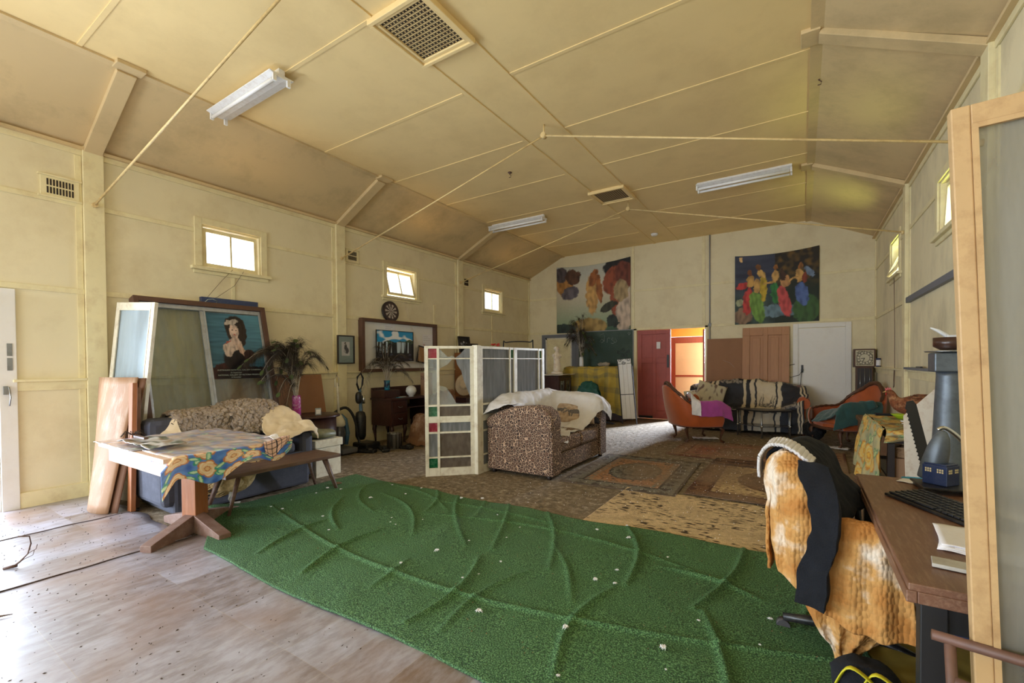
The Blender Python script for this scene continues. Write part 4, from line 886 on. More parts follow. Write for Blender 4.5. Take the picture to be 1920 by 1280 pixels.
# cream hen behind the bench
def hen(name, lab, cat_m, loc, rz, s=1., pose='stand', tailup=.10):
    t = T(name, lab, 'chicken', loc, rz); t.scale = (s, s, s)
    g = G().tube([(-.27, 0, .20+tailup), (-.22, 0, .215+tailup*.7), (-.15, 0, .235), (-.06, 0, .215), (.04, 0, .205), (.11, 0, .225), (.145, 0, .275), (.16, 0, .33), (.18, 0, .365), (.205, 0, .368), (.222, 0, .36)],
                 [.012, .045, .088, .112, .108, .082, .05, .036, .034, .024, .008], 18, flat=(.78, 1.05))
    for k, (a, l) in enumerate(((-.3, .17), (0, .2), (.3, .17), (.15, .19), (-.15, .19))):   # tail sickles joined to the body
        g.tube([(-.16, a*.12, .235), (-.24, a*.2, .25+tailup), (-.27-l*.25, a*.3, .22+tailup-.05*abs(a))], [.035, .03, .006], 8, flat=(.35, 1))
    g.jit(.006, 30); g.obj('body', cat_m, t, sub=1)
    rnd = random.Random(len(name)+int(abs(loc[0])*100)); g = G()
    for k in range(420):     # loose plumage over the trunk
        u = rnd.random(); a = rnd.uniform(-1.9, 5.0); cx = -.22+.34*u; r = .045+.075*sin(clamp(u*1.15)*pi)**.7; n_ = Vector((0, cos(a)*.80, sin(a))); p = Vector((cx, 0, .235-.02*u))+n_*r; e = p+Vector((-.045-.03*rnd.random(), 0, -.012))+n_*.012; w_ = Vector((0, -sin(a), cos(a)))*.012
        g.add([p-w_, p+w_, e+w_*.6, e-w_*.6, e+Vector((-.012, 0, 0))], [(0, 1, 2, 3), (3, 2, 4)], True)
    g.obj('plumage', cat_m, t, solid=.002)
    for sy in (-1, 1):
        G().ell((-.03, sy*.088, .215), (.125, .022, .07), 1, 18, 10).jit(.006, 26).obj('wing', cat_m, t)
        G().tube([(0, sy*.045, .13), (-.02, sy*.045, .07), (.0, sy*.045, .012)], [.022, .010, .008], 8).tube([(0, sy*.045, .01), (.06, sy*.045+.012, .004)], .006, 6).tube([(0, sy*.045, .01), (.055, sy*.045-.025, .004)], .005, 6).tube([(0, sy*.045, .01), (-.03, sy*.045, .004)], .005, 6).obj('leg', 'hen_leg', t)
        G().ell((.192, sy*.024, .372), (.005, .003, .005)).obj('eye', 'frame_dark', t)
    G().tube([(.215, 0, .364), (.248, 0, .352)], [.011, .002], 8).obj('beak', 'beak', t)
    G().prism([(.165, .385), (.175, .418), (.187, .396), (.198, .420), (.208, .396), (.222, .41), (.222, .37), (.17, .37)], 'y', -.006, .006).obj('comb', 'comb_red', t)
    G().ell((.214, 0, .335), (.008, .012, .018)).obj('wattle', 'comb_red', t)
    return t
hen('hen', 'cream hen bending forward beneath the timber bench', 'hen_cream', (-4.77, 2.22, 0), 62, 1.12, tailup=-.10)
# ------------------------------------------------------------------ glazed folding screen behind the leopard sofa
t = T('folding_screen', 'cream glazed folding screen with red and green corner panes behind leopard sofa', 'screen', (0, 0, 0))
def wing(mx, w_, h_, vs, hs, panes, name):
    """vs, hs: bars as (from, to); panes: (x0, x1, z0, z1, material)"""
    g = G()
    for a, b in vs: g.box((a, -.02, 0), (b, .02, h_), mx)
    for a, b, x0, x1 in hs: g.box((x0, -.017, a), (x1, .017, b), mx)
    w = g.obj(name, 'old_white_paint', t, bevel=.002)
    for x0, x1, z0, z1, m in panes: G().box((x0-.004, -.002, z0-.004), (x1+.004, .002, z1+.004), mx).obj('pane', m, w)
    return w
dA = Vector((.44, .42, 0)); dA.normalize(); MA = Matrix.Translation((-3.90, 4.05, 0)) @ Matrix.Rotation(math.atan2(dA.y, dA.x), 4, 'Z')
hz = [(1.46, 1.445), (.883, .86), (.738, .66), (.548, .525), (.24, .22)]
hsA = [(b, a, .045, .56) for a, b in hz] + [(1.577, 1.61, .045, .56), (0, .10, .045, .56)]
rowsA = [(1.46, 1.577), (.883, 1.445), (.738, .86), (.548, .66), (.24, .525), (.10, .22)]
pA = [(.045, .15, *rowsA[0], 'red_glass'), (.045, .15, *rowsA[1], 'dusty_glass'), (.045, .15, *rowsA[2], 'green_glass'), (.045, .15, *rowsA[3], 'red_glass'), (.045, .15, *rowsA[4], 'textured_glass'), (.045, .15, *rowsA[5], 'green_glass'),
      (.18, .56, *rowsA[2], 'brown_textured_glass'), (.18, .56, *rowsA[3], 'textured_glass'), (.18, .56, *rowsA[4], 'brown_textured_glass'), (.18, .56, *rowsA[5], 'brown_textured_glass')]
wA = wing(MA, .61, 1.61, [(0, .045), (.15, .18), (.56, .61)], [(a, b, .045, .15) for a, b, _, _ in hsA]+[(a, b, .18, .56) for a, b, _, _ in hsA], pA, 'near_wing')
def shard(poly, m):
    g = G().prism(poly, 'y', -.0015, .0015); g.v = [tuple(MA @ Vector(p)) for p in g.v]; g.obj('glass_shard', m, wA)
shard([(.56, 1.577), (.50, 1.577), (.44, 1.51), (.38, 1.462), (.56, 1.462)], 'textured_glass')
shard([(.56, 1.445), (.385, 1.445), (.40, 1.38), (.45, 1.30), (.48, 1.18), (.53, 1.05), (.56, .97)], 'textured_glass')
shard([(.18, 1.577), (.18, 1.462), (.38, 1.462), (.36, 1.48), (.33, 1.49), (.30, 1.46)], 'dusty_glass')
shard([(.18, 1.445), (.34, 1.445), (.28, 1.38), (.18, 1.33)], 'dusty_glass')
shard([(.18, .885), (.18, 1.12), (.26, 1.10), (.33, 1.0), (.385, .9), (.45, .893), (.56, .90), (.56, .885)], 'dusty_glass')
G().box((-3.475, 4.455, 0), (-3.395, 4.535, 1.62)).obj('corner_post', 'old_white_paint', t, bevel=.004)
MB = Matrix.Translation((-3.42, 4.50, 0)) @ Matrix.Rotation(pi/2, 4, 'Z')
hsB = []
pB = []
for a, b, m in ((.08, .71, 'textured_glass'), (.735, .82, None), (.90, 1.52, 'textured_glass'), (1.545, 1.63, None)):
    for z0, z1 in ((0, .10), (.22, .24), (.525, .548), (.66, .738), (.86, .883), (1.445, 1.46), (1.577, 1.61)): hsB.append((z0, z1, a, b))
    for i, (z0, z1) in enumerate(rowsA):
        mm = m if m else ('green_glass' if i in (0, 2, 5) else 'red_glass' if i == 3 else 'textured_glass')
        pB.append((a, b, z0, z1, mm))
wing(MB, 1.70, 1.61, [(.04, .08), (.71, .735), (.82, .90), (1.52, 1.545), (1.63, 1.70)], hsB, pB, 'far_wing')
# ------------------------------------------------------------------ leopard sofa
t = T('sofa', 'leopard print sofa in front of the glazed folding screen', 'sofa', (-2.92, 5.50, 0))
prof = [(-.46, .05), (.44, .05), (.44, .58), (-.46, .58)]; roll = [(-.48, .57), (.47, .545), (.485, .66), (.475, .74), (.44, .81), (.36, .86), (.20, .875), (-.05, .86), (-.28, .79), (-.48, .70)]
for a, b in ((-.86, -.63), (.63, .86)):
    G().prism(prof, 'y', a, b).obj('armrest', 'leopard', t, bevel=.012); G().prism(roll, 'y', a-.025, b+.025).obj('arm_roll', 'leopard', t, bevel=.055); G().box((.44, a, .05), (.475, b, .60)).obj('arm_facing', 'leopard', t, bevel=.012)
G().prism([(-.46, .05), (-.2, .05), (-.24, .90), (-.32, .94), (-.46, .92)], 'y', -.63, .63).obj('backrest', 'leopard', t, bevel=.03)
G().box((-.2, -.63, .05), (.44, .63, .28)).obj('front_rail', 'leopard', t, bevel=.015)
for a, b in ((-.63, -.005), (.005, .63)): G().box((-.2, a, .285), (.46, b, .46)).obj('seat_cushion', 'leopard', t, bevel=.04)
for a in (-.4, .4):
    for b in (-.8, .8): G().cyl((a, b, 0), (a, b, .05), .03, seg=10).obj('foot', 'frame_dark', t)
X0 = -2.92; Y0 = 5.5
def wp(a): return [(X0+p[0], Y0+p[1], p[2]) for p in a]
rows = [wp([(-.50, -.93, .70), (-.49, -.6, .80), (-.49, 0, .84), (-.49, .5, .84), (-.49, .7, .82), (-.49, .95, .78)]),
        wp([(-.46, -.93, .76), (-.44, -.6, .96), (-.42, 0, .975), (-.42, .5, .98), (-.42, .68, .98), (-.40, .93, .92)]),
        wp([(-.30, -.90, .83), (-.27, -.6, .945), (-.26, 0, .955), (-.26, .45, .96), (-.24, .64, .965), (-.20, .93, .92)]),
        wp([(-.10, -.88, .885), (-.18, -.60, .86), (-.19, 0, .74), (-.18, .44, .78), (-.12, .62, .94), (.0, .93, .91)]),
        wp([(.04, -.80, .895), (-.10, -.58, .60), (-.12, 0, .52), (-.08, .44, .54), (.06, .60, .92), (.2, .93, .90)]),
        wp([(.10, -.66, .88), (.05, -.57, .50), (.1, .0, .475), (.12, .40, .49), (.26, .60, .91), (.40, .93, .86)]),
        wp([(.20, -.60, .70), (.24, -.54, .48), (.30, -.1, .475), (.28, .32, .48), (.44, .60, .86), (.5, .95, .72)]),
        wp([(.30, -.59, .52), (.49, -.50, .40), (.40, -.2, .475), (.38, .28, .478), (.52, .58, .70), (.53, .9, .52)])]
throw(rows, 110, 110, 'white_sheet', 'white_sheet', 'white cotton sheet thrown over back and seat of leopard sofa', 'sheet', wr=.018, wf=7, solid=.006)
# print of a horse on the lumbar cushion
def horse(cx, cy, s):
    return [(cx, cy, .15*s, .05*s, 0), (cx+.14*s, cy+.045*s, .07*s, .024*s, .6), (cx+.20*s, cy+.06*s, .045*s, .018*s, -.2), (cx-.12*s, cy-.07*s, .018*s, .08*s, .15), (cx-.06*s, cy-.075*s, .016*s, .08*s, -.1), (cx+.08*s, cy-.075*s, .016*s, .08*s, .05), (cx+.12*s, cy-.07*s, .016*s, .08*s, .12), (cx-.19*s, cy-.0*s, .02*s, .06*s, -.6)]
H_ = horse(.55, .52, 1.3)+horse(.12, .62, .9)
def cush(u, v):
    c = mix(C3(196, 174, 152), C3(168, 144, 122), clamp(.5+1.4*nz(u*12, v*7)))
    for cx, cy, rx, ry, a in H_:
        d = ell_(u+.006*nz(u*60, v*60), v, cx, cy, rx, ry*1.7, a)
        if d < 1: c = mix(C3(78, 76, 82), C3(140, 130, 122), clamp(.35+1.2*nz(u*50, v*50)))
    return c
def cushion_obj(name, lab, loc, rz, rx, w_, h_, d_, fn, m='cushion_print', ry=0, back='wool_black'):
    t = T(name, lab, 'cushion', loc, rz, rx=rx, ry=ry)
    def S(u, v, s):
        a, b = u*2-1, v*2-1; e = max(0, (1-a**4))*max(0, (1-b**4)); pz = 1-.06*(1-abs(b)**2)*abs(a)**6
        return (w_/2*a*(1-.05*(1-b*b)), s*(-d_/2*e**.45)+.006*nz(a*4, b*4, s), h_/2*b*(1-.07*(1-a*a))+h_/2)
    G().grid(60, 40, lambda u, v: S(u, v, 1), fn).obj('front', m, t, solid=.002); G().grid(30, 24, lambda u, v: S(1-u, v, -1), (lambda u, v: fn(.03, .05)) if back is None else None).obj('back', back or m, t, solid=.002)
    return t
cushion_obj('cushion', 'beige cushion printed with black horse sketches on the leopard sofa', (-2.80, 5.98, .50), 10, -24, .62, .31, .15, cush)
cushion_obj('cushion', 'black cushion edge showing behind the horse print cushion', (-2.70, 6.08, .50), 10, -16, .50, .34, .10, lambda u, v: C3(50, 48, 56))
# ------------------------------------------------------------------ left wall things
def left_frame(name, lab, cat, y, z, w_, h_, b, m, t_=.03, x=WL, lean=0.):
    t = T(name, lab, cat, (x, y, z), 90); t.rotation_euler = (radians(-lean), 0, radians(90))
    framebars(G(), w_, h_, b, t_).obj('frame', m, t, bevel=.002); return t
t = left_frame('framed_photo', 'small dark framed vintage photo hanging near the second post', 'picture', 4.60, 1.40, .33, .47, .018, 'frame_dark', .03, WL+.05)
t.location.x = WL+.055
pm = lambda u, v: blobs([(.5, .58, .10, .13, 0, C3(60, 62, 70)), (.56, .47, .15, .13, -.3, C3(70, 72, 84)), (.43, .43, .08, .06, 0, C3(196, 196, 200)), (.48, .70, .05, .04, 0, C3(150, 140, 136)), (.47, .75, .07, .03, .2, C3(70, 64, 64))], lambda a, b: C3(216, 214, 216))(u, v) if .24 < u < .76 and .27 < v < .80 else C3(146, 164, 164)
pic('photo', .30, .44, 60, 80, pm, t, 'painted_gloss').location = (.015, -.008, .015)
G().box((.016, -.020, .016), (.314, -.018, .454)).obj('glass', 'window_glass', t)
t = left_frame('notice_board', 'large white notice board in deep dark brown frame on left wall', 'notice board', 5.07, 1.25, 1.88, .94, .055, 'frame_brown', .11)
G().box((.055, -.03, .055), (1.825, -.012, .885)).obj('board', 'white_paint', t); G().box((.45, -.085, .15), (1.45, -.05, .165)).obj('ledge', 'old_white_paint', t)
def sheetp(y, z, w_, h_, lab, lines=0, name='paper_sheet', m='paper', x=WL+.035):
    t = T(name, lab, 'paper', (x, y, z), 90); G().box((0, -.002, 0), (w_, 0, h_)).obj('sheet', m, t)
    for k in range(lines): G().box((.02, -.0026, h_-.05-.035*k), (w_*(.55+.3*hsh(k, z)), -.002, h_-.047-.035*k)).obj('printed_line', 'grey_plastic', t)
    return t
sheetp(5.62, 1.98, .26, .14, 'white sheet with faint print above the waterfall picture', 2)
sheetp(6.60, 1.62, .28, .36, 'letter pinned to the right half of notice board', 3)
tag(G().ell((WL+.04, 6.68, 1.70), (.004, .035, .028)).tube([(WL+.045, 6.62, 1.78), (WL+.045, 6.67, 1.715)], .004, 6).obj('sticker', 'comb_red'), 'small red and orange sticker on the pinned letter', 'sticker')
wf = lambda u, v: (mix(C3(40, 150, 206), C3(236, 240, 244), clamp((nz(u*5, v*7, 2)+.08-abs(v-.78))*5)) if v > .62+.10*nz(u*5, 2)+.08*u else
     mix(mix(C3(22, 30, 34), C3(70, 96, 66), clamp((v-.55)*6+nz(u*22, v*22)*1.2)), C3(196, 216, 230), clamp((nz(u*17, v*.8, 4)-.06)*6) if .26 < v < .64 and u < .9 else 0) if v > .24 else mix(C3(20, 24, 30), C3(70, 76, 96), clamp(nz(u*12, v*12)*1.6)))
t = T('waterfall_picture', 'framed photo of wide waterfall under blue sky propped on notice board', 'picture', (WL+.10, 5.36, 1.44), 90)
framebars(G(), .90, .56, .010, .022).obj('frame', 'frame_dark', t); pic('print', .88, .54, 110, 70, wf, t, 'painted_gloss').location = (.01, -.012, .01)
t = T('small_frame', 'small empty dark frame with tan backing, tilted beside waterfall picture', 'picture frame', (WL+.10, 6.34, 1.43), 90); t.rotation_euler = (0, radians(11), radians(90))
framebars(G(), .28, .33, .025, .02).obj('frame', 'frame_dark', t); G().box((.025, -.012, .025), (.255, -.004, .305)).obj('backing', 'cork_mat', t)
tag(G().box((WL+.04, 6.75, 1.31), (WL+.09, 6.84, 1.48)).obj('grey_tin', 'grey_plastic', bevel=.003), 'little grey tin in the lower right corner of notice board', 'tin')
def dart(u, v):
    x, y = u*2-1, v*2-1; r = sqrt(x*x+y*y); s = int((math.atan2(y, x)+pi)/(2*pi)*20) % 2
    if r > .80: return C3(52, 40, 40)
    if r < .07: return C3(90, 60, 56)
    if .46 < r < .53 or .74 < r <= .8: return C3(92, 66, 62) if s else C3(66, 56, 52)
    return C3(188, 180, 170) if s else C3(58, 46, 46)
t = T('dartboard', 'round worn dartboard hanging above the notice board', 'dartboard', (WL+.02, 5.76, 2.355), 90, rx=-6)
g = G(); n = 64; vs = [(0, -.04, 0)]; cs = [dart(.5, .5)]
for i in range(1, 25):
    for k in range(n): r = i/24; a = 2*pi*k/n; vs.append((.185*r*cos(a), -.04, .185*r*sin(a))); cs.append(dart(.5+r*.5*cos(a-.02), .5+r*.5*sin(a-.02)))
fs = [(0, 1+(k+1) % n, 1+k) for k in range(n)]
for i in range(23):
    for k in range(n): l = (k+1) % n; fs.append((1+i*n+k, 1+i*n+l, 1+(i+1)*n+l, 1+(i+1)*n+k))
g.add(vs, fs); g.c = cs; g.obj('face', 'painted', t); G().cyl((0, -.039, 0), (0, 0, 0), .19, seg=48).obj('rim', 'frame_dark', t)
# ------------------------------------------------------------------ writing desk and what stands on it
t = T('writing_desk', 'dark mahogany writing desk with drawers against the left wall', 'desk', (-6.13, 5.93, 0))
G().box((-.26, -.66, .76), (.28, .68, .795)).obj('desktop', 'mahogany', t, bevel=.005)
for a, b in ((-.64, -.26), (.28, .66)):
    G().box((-.25, a, .32), (.25, b, .76)).obj('pedestal', 'mahogany', t, bevel=.003)
    for z0, z1 in ((.345, .535), (.55, .74)):
        d = G().box((.25, a+.02, z0), (.264, b-.02, z1)).obj('drawer', 'mahogany', t, bevel=.004); G().tube([(.268, (a+b)/2-.045, (z0+z1)/2+.01), (.29, (a+b)/2-.03, (z0+z1)/2-.008), (.29, (a+b)/2+.03, (z0+z1)/2-.008), (.268, (a+b)/2+.045, (z0+z1)/2+.01)], .005, 6).obj('handle', 'steel', d)
    for x in (-.21, .21):
        for y in (a+.04, b-.04): G().tube([(x, y, .32), (x*1.08, y, .24), (x*.97, y, .12), (x*.93, y, .03), (x*1.05, y, 0)], [.035, .034, .018, .013, .02], 8).obj('leg', 'mahogany', t)
G().box((-.25, -.26, .60), (.22, .28, .615)).obj('shelf', 'mahogany', t); G().box((-.26, -.64, .795), (-.23, .66, .97)).obj('back_ledge', 'mahogany', t, bevel=.004); G().box((-.23, -.65, .795), (.10, -.30, .93)).obj('raised_compartment', 'mahogany', t, bevel=.004)
vase((-6.12, 5.42, .932), [(.05, 0), (.056, .02), (.05, .12), (.056, .17), (.05, .17), (.045, .05)], 'blue_glaze', 'dark vase with turquoise glaze drips on the writing desk')
random.seed(11)
tg = [(random.uniform(0, .25), -.62+.1*i+random.uniform(-.03, .03), .72-.35*abs(i-5)/6+random.uniform(-.08, .12), .05+.03*abs(i-5)) for i in range(12)] + [(.25, -.75, .42, .42), (.2, .35, .55, .12), (.3, .15, .65, .05), (.3, -.2, .60, .1), (.1, -.3, .78, .03), (.1, .0, .8, .03), (.2, -.45, .6, .1)]
bunch((-6.12, 5.42, .932), .2, tg, 'dry peacock feather in the glazed vase on the writing desk', 'feathers in the desk vase', bl=.10, eye=False)
t = tag(G().lathe([(.05, 0), (.045, .02), (.075, .045), (.098, .10), (.088, .155), (.05, .19), (.005, .20)], (0, 0, 0), 28).obj('globe_shade', 'opal_glass'), 'round white glass globe lamp shade on the writing desk', 'lamp shade'); t.location = (-5.95, 5.83, .797)
tag(G().box((-5.98, 5.50, .797), (-5.90, 5.58, .803)).obj('card', 'cyan_plastic'), 'small turquoise card lying on writing desk', 'card')
tag(G().box((-6.08, 5.60, .797), (-5.98, 5.74, .803)).obj('paper_scrap', 'paper'), 'cream paper scrap on the writing desk', 'paper')
t = T('carton', 'tall brown carton standing on writing desk, seen through the screen', 'box', (-5.95, 6.22, .797)); G().box((-.05, -.10, 0), (.05, .12, .42)).obj('box', 'carton', t, bevel=.003); text('25', .09, 'frame_dark', t, (-.04, -.102, .30), rz=0)
t = T('draped_chair', 'chair under brown patterned blanket beside the writing desk', 'chair', (-5.42, 5.95, 0))
G().box((-.2, -.2, .42), (.2, .2, .46)).obj('seat', 'mahogany', t)
for a in (-.17, .17):
    for b in (-.17, .17): G().box((a-.018, b-.018, 0), (a+.018, b+.018, .42)).obj('leg', 'mahogany', t)
G().box((.16, -.2, .46), (.2, .2, .86)).obj('backrest', 'mahogany', t)
throw([[(-5.16, 5.68, .05), (-5.14, 5.95, .03), (-5.16, 6.2, .05)], [(-5.19, 5.72, .45), (-5.17, 5.95, .5), (-5.19, 6.18, .45)], [(-5.22, 5.74, .87), (-5.21, 5.95, .885), (-5.22, 6.17, .87)], [(-5.28, 5.72, .86), (-5.28, 5.95, .87), (-5.28, 6.17, .86)], [(-5.45, 5.66, .50), (-5.45, 5.95, .52), (-5.45, 6.17, .5)], [(-5.66, 5.60, .48), (-5.68, 5.95, .48), (-5.66, 6.2, .48)], [(-5.70, 5.56, .1), (-5.72, 5.9, .06), (-5.70, 6.2, .1)]], 50, 60, 'blanket', 'brown_blanket', 'brown blanket with pale pattern hanging over chair by writing desk', 'blanket', wr=.035, wf=6)
throw([[(-5.62, 5.62, .50), (-5.35, 5.62, .5), (-5.18, 5.66, .60)], [(-5.66, 5.54, .3), (-5.40, 5.52, .28), (-5.16, 5.58, .34)], [(-5.74, 5.48, .03), (-5.42, 5.45, .02), (-5.10, 5.50, .03)]], 40, 40, 'blanket', 'brown_blanket', 'blanket corner trailing on floor in front of draped chair', 'blanket', wr=.03, wf=6)
t = T('metal_bin', 'round metal slatted bin on floor before the writing desk', 'bin', (-5.62, 5.12, 0))
G().lathe([(.10, 0), (.115, .02), (.115, .25), (.12, .26), (.11, .26), (.105, .03)], seg=24).obj('body', 'steel', t)
for k in range(12): a = k*pi/6; G().box((.113*cos(a)-.006, .113*sin(a)-.006, .02), (.113*cos(a)+.006, .113*sin(a)+.006, .25)).obj('slat', 'frame_dark', t)
# vacuum cleaners
t = T('vacuum_cleaner', 'old pale and blue upright vacuum leaning by second post', 'vacuum cleaner', (-6.10, 4.42, 0), 0, rx=0)
G().tube([(0, 0, .62), (-.03, .01, .95), (-.04, .01, 1.10)], [.020, .018, .016], 10).obj('pole', 'old_white_paint', t); G().tube([(-.04, -.03, 1.04), (-.04, -.035, 1.15), (-.04, 0, 1.22), (-.04, .04, 1.16), (-.04, .03, 1.05)], .012, 8, closed=True).obj('handle', 'old_white_paint', t)
G().lathe([(.045, .60), (.095, .50), (.10, .44), (.09, .42)], seg=18).obj('collar', 'old_white_paint', t); G().lathe([(.075, .12), (.09, .16), (.085, .44), (.07, .45)], seg=18).obj('dust_cup', 'vac_clear', t)
G().tube([(.04, .10, .12), (.04, .13, .3), (.02, .11, .52), (-.02, .06, .6)], [.03, .035, .03, .02], 10).obj('spine', 'blue_vac', t); G().box((-.04, -.14, .02), (.28, .14, .10)).obj('floor_head', 'grey_plastic', t, bevel=.02)
t = T('vacuum_cleaner', 'black upright vacuum cleaner with loop handle beside the writing desk', 'vacuum cleaner', (-6.12, 4.86, 0))
G().tube([(.02, 0, .2), (0, 0, .6), (-.02, 0, .98)], [.035, .03, .022], 12).obj('spine', 'blue_vac', t); G().tube([(-.02, -.02, .96), (-.03, -.05, 1.06), (-.03, -.04, 1.18), (-.02, .02, 1.24), (-.01, .055, 1.16), (-.01, .04, 1.05), (-.02, .01, .97)], .016, 8).obj('handle', 'black_plastic', t)
G().lathe([(.06, .16), (.085, .22), (.09, .52), (.07, .60), (.04, .62)], (.06, -.06, 0), 18).obj('dust_bag', 'black_plastic', t); G().ell((.02, -.06, .84), (.05, .05, .10), .8).obj('motor', 'black_plastic', t); G().box((-.05, -.15, .01), (.30, .15, .12)).obj('floor_head', 'black_plastic', t, bevel=.03)
G().cyl((.045, .02, .74), (.04, .02, .88), .022, seg=14).obj('filter', 'chrome', t)
g = G().tube([cr([Vector(p) for p in ((-6.28, 4.18, .72), (-6.2, 4.28, .5), (-6.15, 4.36, .62), (-6.1, 4.55, .70), (-6.06, 4.68, .52), (-6.04, 4.74, .2), (-6.0, 4.72, .05), (-5.9, 4.5, .04), (-5.85, 4.3, .04))], i/40) for i in range(41)], .022, 10)
tag(g.obj('vacuum_hose', 'black_plastic'), 'black ribbed hose looping between the two vacuum cleaners', 'hose')
g = G().tube([cr([Vector(p) for p in ((-6.34, 4.2, .9), (-6.2, 4.16, .45), (-6.0, 4.14, .03))], i/12) for i in range(13)], .028, 10); tag(g.obj('vacuum_wand', 'black_plastic'), 'black plastic wand leaning on wall behind the pale vacuum', 'vacuum wand')
for k, (x, y, a, s, lab) in enumerate(((-5.75, 4.66, 20, .16, 'black vacuum floor tool lying near the hose end'), (-5.66, 4.92, -30, .2, 'dark grimy box lying before the metal bin'), (-5.45, 5.2, 10, .13, 'small black power board beside the metal bin'))):
    t = T('floor_tool', lab, 'tool', (x, y, 0), a); G().box((-s, -.06, 0.001), (s, .06, .05)).ell((s*.4, 0, .05), (.05, .04, .03)).obj('body', 'black_plastic', t, bevel=.015)
cord('power_cord', [(-5.95, 4.75, .01), (-5.8, 4.85, .02), (-5.6, 4.8, .01), (-5.5, 5.0, .02), (-5.66, 5.3, .01), (-5.85, 5.2, .02), (-5.9, 5.0, .01)], 'tangled grey power cord on floor by the vacuums', 'grey_plastic', .006)
# ------------------------------------------------------------------ shelf unit, frames, hat, rack behind the screen
t = T('bookcase', 'brown timber bookcase by the left wall, seen through broken pane', 'bookcase', (-6.40, 7.58, 0))
G().box((0, 0, 0), (.02, .62, 1.62)).box((0.02, 0, 0), (.34, .02, 1.62)).box((0.02, .60, 0), (.34, .62, 1.62)).box((.02, .02, 1.60), (.34, .60, 1.62)).obj('carcass', 'shelf_timber', t, bevel=.002)
for z in (.05, .42, .82, 1.22): G().box((.02, .02, z), (.33, .60, z+.02)).obj('shelf', 'shelf_timber', t)
t = T('framed_shirt', 'black box frame holding tiny shirt on top of the bookcase', 'picture', (-6.28, 7.60, 1.622), 90, rx=-8); framebars(G(), .38, .36, .02, .04).obj('frame', 'frame_dark', t)
sh = blobs([(.5, .45, .22, .24, 0, C3(120, 124, 140)), (.24, .55, .10, .11, .7, C3(170, 172, 184)), (.76, .55, .10, .11, -.7, C3(170, 172, 184)), (.5, .68, .07, .06, 0, C3(220, 220, 226))], lambda a, b: C3(28, 27, 32)); pic('backing', .34, .32, 50, 50, sh, t, 'painted_gloss').location = (.02, -.01, .02)
t = T('picture_frame', 'black frame lying tilted in front of the framed shirt', 'picture frame', (-6.12, 7.74, 1.624), 90, rx=-38); framebars(G(), .48, .24, .03, .03).obj('frame', 'frame_dark', t); G().box((.03, -.02, .03), (.45, -.01, .21)).obj('backing', 'wool_black', t)
t = T('nightstand', 'dark little cabinet under the straw hat behind the screen', 'cabinet', (-5.70, 7.00, 0)); G().box((-.25, -.2, 0), (.25, .25, .72)).obj('body', 'mahogany', t, bevel=.006); G().cyl((.26, 0, .5), (.28, 0, .5), .012, seg=8).obj('knob', 'steel', t)
t = T('straw_hat', 'pale straw hat hung up behind the broken pane', 'hat', (-5.42, 6.72, .98), 20, rx=78)
G().lathe([(.22, .0), (.20, .012), (.10, .015), (.095, .08), (.06, .10), (0.001, .102)], seg=36, sx=.9).obj('hat', 'hat_straw', t, solid=.004)
t = T('clothes_rack', 'black tubular metal rack rising behind the folding screen', 'rack', (-5.45, 8.70, 0), 25)
G().tube([cr([Vector(p) for p in ((-.34, 0, 0), (-.34, 0, 1.72), (-.26, 0, 1.86), (.26, 0, 1.86), (.34, 0, 1.74), (.34, 0, 0))], i/40) for i in range(41)], .014, 8).obj('frame', 'black_metal', t); G().tube([(-.34, 0, 1.72), (-.1, -.05, 1.72)], .016, 8).obj('crossbar', 'black_metal', t)
for s in (-.34, .34): G().box((s-.02, -.2, 0), (s+.02, .2, .03)).obj('foot', 'black_metal', t)
# ------------------------------------------------------------------ far left corner: cabinet, torso, blanket-covered piano
t = T('display_cabinet', 'dark cabinet with two leaded glass doors near far left corner', 'cabinet', (-4.87, 9.40, 0))
G().box((-.27, -.33, .0), (.25, .34, 1.08)).obj('body', 'mahogany', t, bevel=.004)
for a, b in ((-.31, -.005), (.005, .32)):
    d = G().box((.25, a, .06), (.27, a+.05, 1.03)).box((.25, b-.05, .06), (.27, b, 1.03)).box((.25, a+.05, .06), (.27, b-.05, .12)).box((.25, a+.05, .97), (.27, b-.05, 1.03)).obj('door', 'mahogany', t)
    G().box((.255, a+.05, .12), (.26, b-.05, .97)).obj('pane', 'dusty_glass', d)
    m_ = (a+b)/2; g = G()
    for q in (-.03, .03): g.box((.262, m_+q-.003, .12), (.266, m_+q+.003, .97))
    for z in (.40, .62, .84): g.prism([(m_, z-.05), (m_+.04, z), (m_, z+.05), (m_-.04, z)], 'x', .262, .266)
    g.obj('leading', 'frame_dark', d)
tag(sheet([[(-5.16, 9.05, 1.10), (-4.9, 9.05, 1.10), (-4.58, 9.04, 1.10)], [(-5.16, 9.4, 1.11), (-4.9, 9.4, 1.105), (-4.55, 9.4, 1.115)], [(-5.16, 9.72, 1.10), (-4.9, 9.74, 1.10), (-4.52, 9.76, 1.11)]], 20, 20, wr=.008, wf=9).obj('runner_cloth', 'white_sheet', solid=.006), 'off-white cloth lying on the dark display cabinet', 'cloth')
t = T('statuette', 'white plaster classical torso statuette on the dark cabinet', 'statuette', (-4.80, 9.36, 1.125), 70); t.scale = (1.25, 1.25, 1.06)
g = G().tube([(0, 0, .03), (0, 0, .10), (0.01, 0, .20), (.0, 0, .27), (-.005, 0, .34), (0, 0, .40), (0, 0, .44), (0, -.002, .475), (0, -.006, .52), (0, -.01, .56), (0, 0, .60)], [.085, .078, .078, .062, .072, .080, .055, .026, .040, .045, .02], 22, flat=(1, .72), up=(0, 1, 0))
